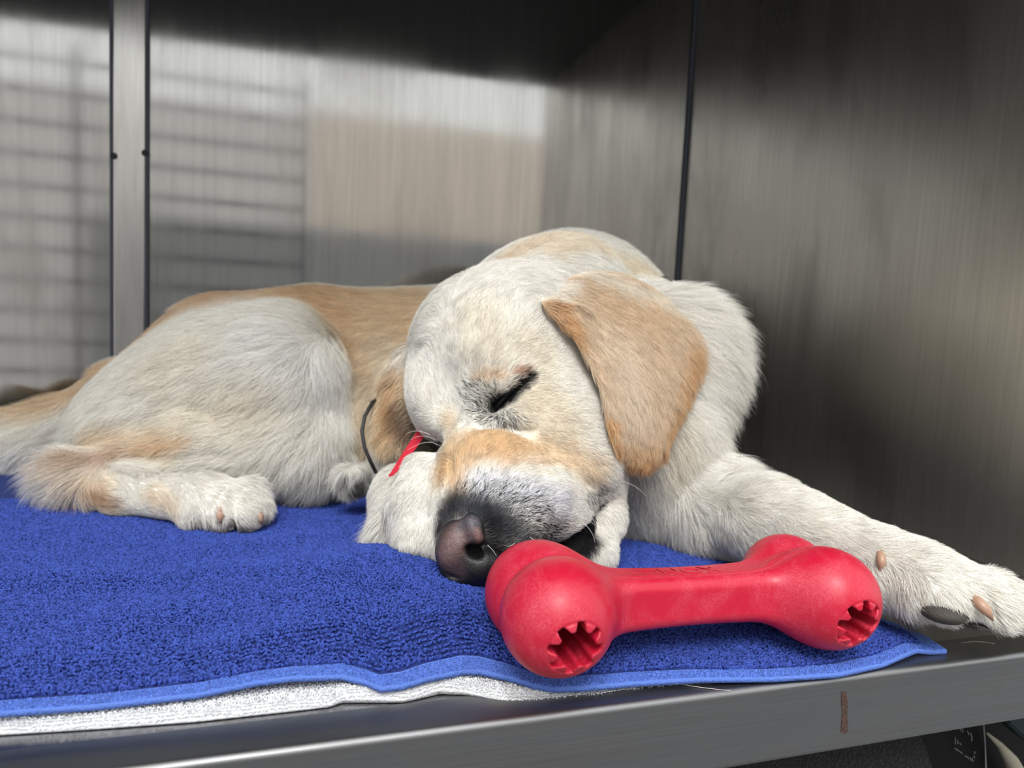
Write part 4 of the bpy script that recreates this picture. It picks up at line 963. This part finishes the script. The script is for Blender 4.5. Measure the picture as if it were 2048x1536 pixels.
# ---- fur
guides = [
 # rump, back, flank: hair runs towards the tail and down
 (880, 590, -10, 1, 18, .25), (760, 590, -10, 1, 20, .25), (640, 590, -10, 1, 20, .25), (520, 590, -10, 2, 22, .25), (400, 610, -10, 4, 22, .25), (300, 660, -9, 6, 24, .25), (230, 730, -8, 7, 26, .25),
 (860, 680, -10, 3, 20, .25), (760, 680, -10, 5, 22, .25), (720, 760, -6, 8, 24, .3), (780, 760, -7, 8, 24, .3), (730, 860, -4, 9, 28, .3), (800, 880, -5, 9, 28, .3),
 (600, 640, -9, 5, 28, .35), (660, 720, -2, 9, 34, .4), (670, 800, -3, 9, 36, .45), (500, 680, -9, 4, 28, .3), (400, 700, -9, 4, 26, .3), (300, 760, -9, 5, 26, .3), (560, 760, -8, 6, 30, .35), (460, 780, -9, 5, 28, .3), (350, 830, -9, 4, 26, .3), (240, 840, -8, 6, 26, .3),
 (600, 870, -6, 8, 34, .4), (640, 940, -2, 9, 34, .4), (690, 950, -2, 9, 34, .4), (560, 930, -5, 8, 30, .4), (500, 870, -9, 4, 26, .3), (420, 880, -9, 2, 22, .25), (300, 890, -9, 3, 22, .25), (180, 900, -8, 5, 26, .35), (140, 960, -8, 5, 34, .5), (110, 930, -7, 7, 34, .5),
 (200, 970, 9, 3, 10, .15), (300, 1000, 10, 2, 8, .12), (400, 1005, 9, 3, 8, .15), (450, 1000, 9, 5, 9, .2), (500, 1010, 6, 8, 9, .25), (440, 1030, 1, 9, 9, .3), (390, 1030, -2, 9, 12, .3), (180, 1010, 8, 2, 12, .2),
 (706, 940, -2, 9, 5, .3), (715, 970, 1, 9, 5, .3), (735, 960, 1, 9, 8, .3),
 # tail
 (170, 790, -9, 5, 30, .3), (90, 830, -9, 4, 40, .3), (0, 860, -10, 3, 45, .3), (60, 900, -8, 6, 50, .4), (-60, 880, -10, 2, 45, .3), (0, 920, -8, 5, 50, .4),
 # nape and shoulder
 (1070, 575, 9, 3, 16, .4), (1140, 535, 9, 4, 20, .4), (1220, 535, 9, 5, 22, .35),
 (960, 560, 8, -6, 10, .2), (1040, 500, 9, -4, 14, .25), (1140, 470, 10, 1, 18, .25), (1240, 500, 9, 5, 22, .3), (1310, 560, 8, 7, 26, .35), (1200, 530, 10, 3, 14, .22),
 # ruff and chest
 (1390, 610, 8, 4, 38, 0.75), (1440, 640, 9, 3, 40, 0.75), (1470, 700, 9, 4, 40, 0.75), (1460, 780, 9, 4, 38, 0.75), (1440, 860, 8, 6, 38, 0.75), (1400, 700, 8, 5, 34, .5), (1390, 800, 7, 7, 34, .5), (1370, 880, 5, 9, 34, .45), (1320, 950, 2, 10, 36, .45), (1270, 1000, 1, 10, 38, .45), (1340, 1020, 1, 10, 34, .4), (1300, 1050, 1, 10, 30, .4),
 # stretched foreleg
 (1430, 970, 9, 3, 14, .2), (1440, 1040, 7, 6, 20, .3), (1520, 990, 10, 3, 12, .15), (1560, 1050, 9, 5, 14, .25), (1650, 1020, 9, 4, 9, .12), (1700, 1090, 9, 5, 10, .15), (1780, 1080, 9, 4, 10, .15), (1740, 1140, 5, 9, 14, .3), (1800, 1180, 4, 9, 20, .35), (1860, 1120, 9, 4, 10, .15), (1860, 1195, 4, 8, 9, .3), (1900, 1205, 4, 8, 7, .3), (1950, 1150, 9, 4, 10, .15), (1930, 1200, 5, 9, 13, .3), (2020, 1200, 8, 6, 13, .25), (1780, 1220, 3, 9, 24, .4),
 # folded foreleg
 (850, 905, -3, 9, 7, .15), (870, 950, 0, 9, 7, .15), (830, 970, -4, 9, 8, .15), (850, 1050, 1, 9, 7, .15), (850, 1120, 3, 9, 6, .15), (800, 1000, -3, 9, 9, .2), (775, 1050, -8, 7, 34, .5), (780, 1075, -7, 8, 30, .45), (765, 1010, -5, 8, 12, .25), (790, 950, -4, 9, 9, .2), (800, 1090, -1, 9, 8, .2),
 # forehead and skull
 (1010, 640, 0, -10, 8, .16), (920, 620, 1, -10, 8, .16), (860, 700, -2, -10, 8, .16), (835, 780, -3, -9, 8, .16), (900, 740, 0, -10, 7, .14), (960, 700, 2, -10, 7, .14), (1020, 720, 6, -7, 7, .14), (1080, 680, 9, -4, 8, .15), (1060, 620, 5, -8, 9, .2), (1130, 720, 10, -1, 8, .15), (940, 800, -6, -7, 6, .14), (920, 850, -5, -8, 6, .14), (850, 850, -8, 3, 6, .15), (870, 870, -4, 4, 5, .15),
 # round the eye and cheek
 (1040, 735, 8, -5, 6, .15), (1000, 760, 5, -8, 5, .2), (960, 790, -9, -2, 6, .16), (970, 830, -7, 6, 5, .15), (1010, 840, 1, 9, 5, .15), (1060, 800, 9, 3, 6, .15), (1080, 760, 10, 0, 7, .15), (1050, 840, 7, 6, 6, .14), (1120, 800, 10, 0, 8, .16), (1180, 800, 10, 1, 9, .18), (1140, 880, 9, 4, 9, .16), (1200, 900, 9, 4, 11, .25), (1230, 930, 9, 3, 13, .35), (1220, 980, 8, 5, 11, .3), (1160, 950, 9, 4, 9, .18),
 # muzzle
 (940, 870, 0, -9, 5, .12), (930, 930, 1, -10, 5, .12), (920, 1000, 0, -10, 4, .14), (1000, 900, 6, -7, 5, .12), (1060, 910, 9, -2, 6, .13), (1000, 960, 5, -8, 5, .15), (960, 1000, 3, -9, 4, .18), (1050, 980, 8, -5, 5, .17), (1100, 960, 9, 0, 7, .16), (1020, 1030, 8, -5, 4.5, .2), (1080, 1040, 9, 0, 5, .2), (1130, 1020, 9, 2, 7, .2), (1170, 990, 9, 3, 8, .2), (1000, 1080, 9, 0, 4, .2), (1080, 1080, 8, 5, 5, .25), (1120, 1060, 8, 5, 6, .25),
 (1215, 1040, 3, 9, 8, .25), (1200, 1110, 1, 9, 8, .25), (940, 1175, 0, 9, 8, .3),
]
gd = make_guides(bvh, guides)
def bald_mask(V, lst, tree):
    m = np.ones(len(V))
    for (x1, y1, x2, y2, r) in lst:
        h1, h2 = near_hit(tree, x1, y1), near_hit(tree, x2, y2); rr = r * np.linalg.norm(h1[0] - O) / FPX
        m *= np.clip((seg_dist(V, h1[0], h2[0]) - rr * .8) / (rr * .4), 0, 1)
    return m
bald = bald_mask(DV, [(1050, 760, 1000, 805, 5), (1000, 805, 991, 820, 6), (1192, 1015, 1160, 1070, 12), (1155, 1080, 1125, 1105, 18), (1840, 1240, 1930, 1240, 30), (1970, 1256, 2030, 1258, 15), (385, 1052, 425, 1054, 12)], bvh)
bald *= np.clip((np.linalg.norm(DV - W(925, 1095, .432), axis=1) - .0185) / .003, 0, 1)
Vc = O - DV; dist = np.linalg.norm(Vc, axis=1); facing = (DN * Vc).sum(1) / dist
dens = 2.3e6 * np.clip(.5 / dist, 0, 1.15) ** 3.6 * (facing > -.45) * (DV[:, 2] > .010) * bald * np.clip(1.2 - .3 * facing, .8, 1.3)
dens *= (DV[:, 0] > -.5)
if FUR:
    vis = lambda P: 1
    grow('fur', DV, DN, DT, dens, gd, lambda P, r: paint(P, WHITE, blobs, r), body_o, m_fur, rad=.000105, clump=.55, cell=.0065, jit=.2)['kind'] = 'stuff'
    eg = make_guides(ebv, [(1100, 600, 8, 3, 16, .2), (1130, 640, 6, 8, 14, .2), (1150, 570, 10, -2, 18, .2), (1200, 590, 10, 1, 20, .2), (1280, 610, 9, 6, 22, .2), (1350, 680, 7, 9, 22, .22), (1200, 660, 7, 8, 20, .15), (1260, 700, 7, 9, 20, .15), (1320, 750, 3, 10, 22, .2), (1370, 750, 0, 10, 20, .25), (1200, 760, 3, 10, 16, .15), (1230, 840, 2, 10, 16, .15), (1290, 820, 1, 10, 20, .15), (1330, 850, -2, 10, 18, .2), (1260, 900, 2, 10, 12, .2), (1300, 910, -2, 10, 12, .2)])
    de = np.full(len(EV), 2.0e6) * (EN @ (-A[:, 2]) > -.35)
    grow('ear_fur', EV, EN, ET, de, eg, lambda P, r: paint(P, EARB, ear_bl, r), ear, m_fur, rad=.00012, clump=.7, cell=.007, jit=.16, seed=3)['kind'] = 'stuff'
    fg = make_guides(fbv, [(820, 720, -6, 6, 20, .3), (780, 760, -4, 9, 26, .3), (815, 800, -6, 9, 26, .3), (770, 850, -3, 10, 24, .35), (805, 870, -3, 9, 20, .3)])
    grow('ear_fur', FV, FN, FT, np.full(len(FV), 1.2e6) * (FN @ (-A[:, 2]) > -.35), fg, lambda P, r: paint(P, srgb(238, 224, 200), fe_bl, r), fear, m_fur, rad=.00014, clump=.8, cell=.009, jit=.25, seed=4)['kind'] = 'stuff'
    # whiskers and loose hairs on the lips and brows
    wl = [((1236, 962), (1265, 970), (1292, 992)), ((1160, 1015), (1180, 1030), (1194, 1058)), ((1158, 1040), (1180, 1060), (1190, 1085)), ((1150, 1035), (1175, 1040), (1196, 1058)), ((1030, 1085), (1020, 1092), (1008, 1090)), ((1060, 1075), (1075, 1085), (1085, 1100)), ((1090, 1080), (1105, 1088), (1112, 1100)),
          ((975, 1090), (985, 1100), (993, 1112)), ((870, 880), (845, 872), (820, 880)), ((860, 870), (835, 862), (812, 868)), ((875, 890), (850, 885), (815, 900))]
    wp = []; wd = [.505, .465, .46, .462, .412, .42, .425, .41, .49, .49, .49]
    for q, dd in zip(wl, wd):
        a, b_, c = [W(x, y, dd - .003 * i) for i, (x, y) in enumerate(q)]
        k = np.linspace(0, 1, 8)[:, None]; wp.append((1 - k) ** 2 * a + 2 * k * (1 - k) * (2 * b_ - .5 * a - .5 * c) + k * k * c)
    wp = np.array(wp) - DO
    curves_obj('whiskers', wp, np.full(wp.shape[:2], .00013) * np.linspace(1.2, .4, 8)[None], np.tile(srgb(235, 232, 225), (len(wp), 1)), m_fur, dog)['kind'] = 'stuff'

# ---- loose dog hairs shed on the toy and the steel
def loose(label, pts, rad=.00012):
    P = np.array([p for p in pts]); n = 14; t = np.linspace(0, len(P) - 1, n); Q_ = np.stack([np.interp(t, range(len(P)), P[:, i]) for i in range(3)], 1)
    for _ in range(3): Q_[1:-1] = (Q_[:-2] + Q_[1:-1] * 2 + Q_[2:]) / 4
    bm = bmesh.new(); add_tube(bm, Q_, rad, 6); o = bm_obj('shed_hair', bm, m_hair, None, True); tag(o, label, 'hair', 'shed dog hairs')
m_hair = plain('pale_hair', srgb(225, 215, 200), .5)
loose('single pale hair on the steel lip below the towel edge, under the toy', [G(1350, 1366, .0012), G(1395, 1374, .0010), (G(1445, 1380, .0011)), G(1462, 1381, .0011)])
loose('single pale hair on the steel beside the towel corner, before the paw', [G(1922, 1286, .0011), G(1945, 1283, .0012), G(1970, 1284, .0012), G(1990, 1288, .0010)])
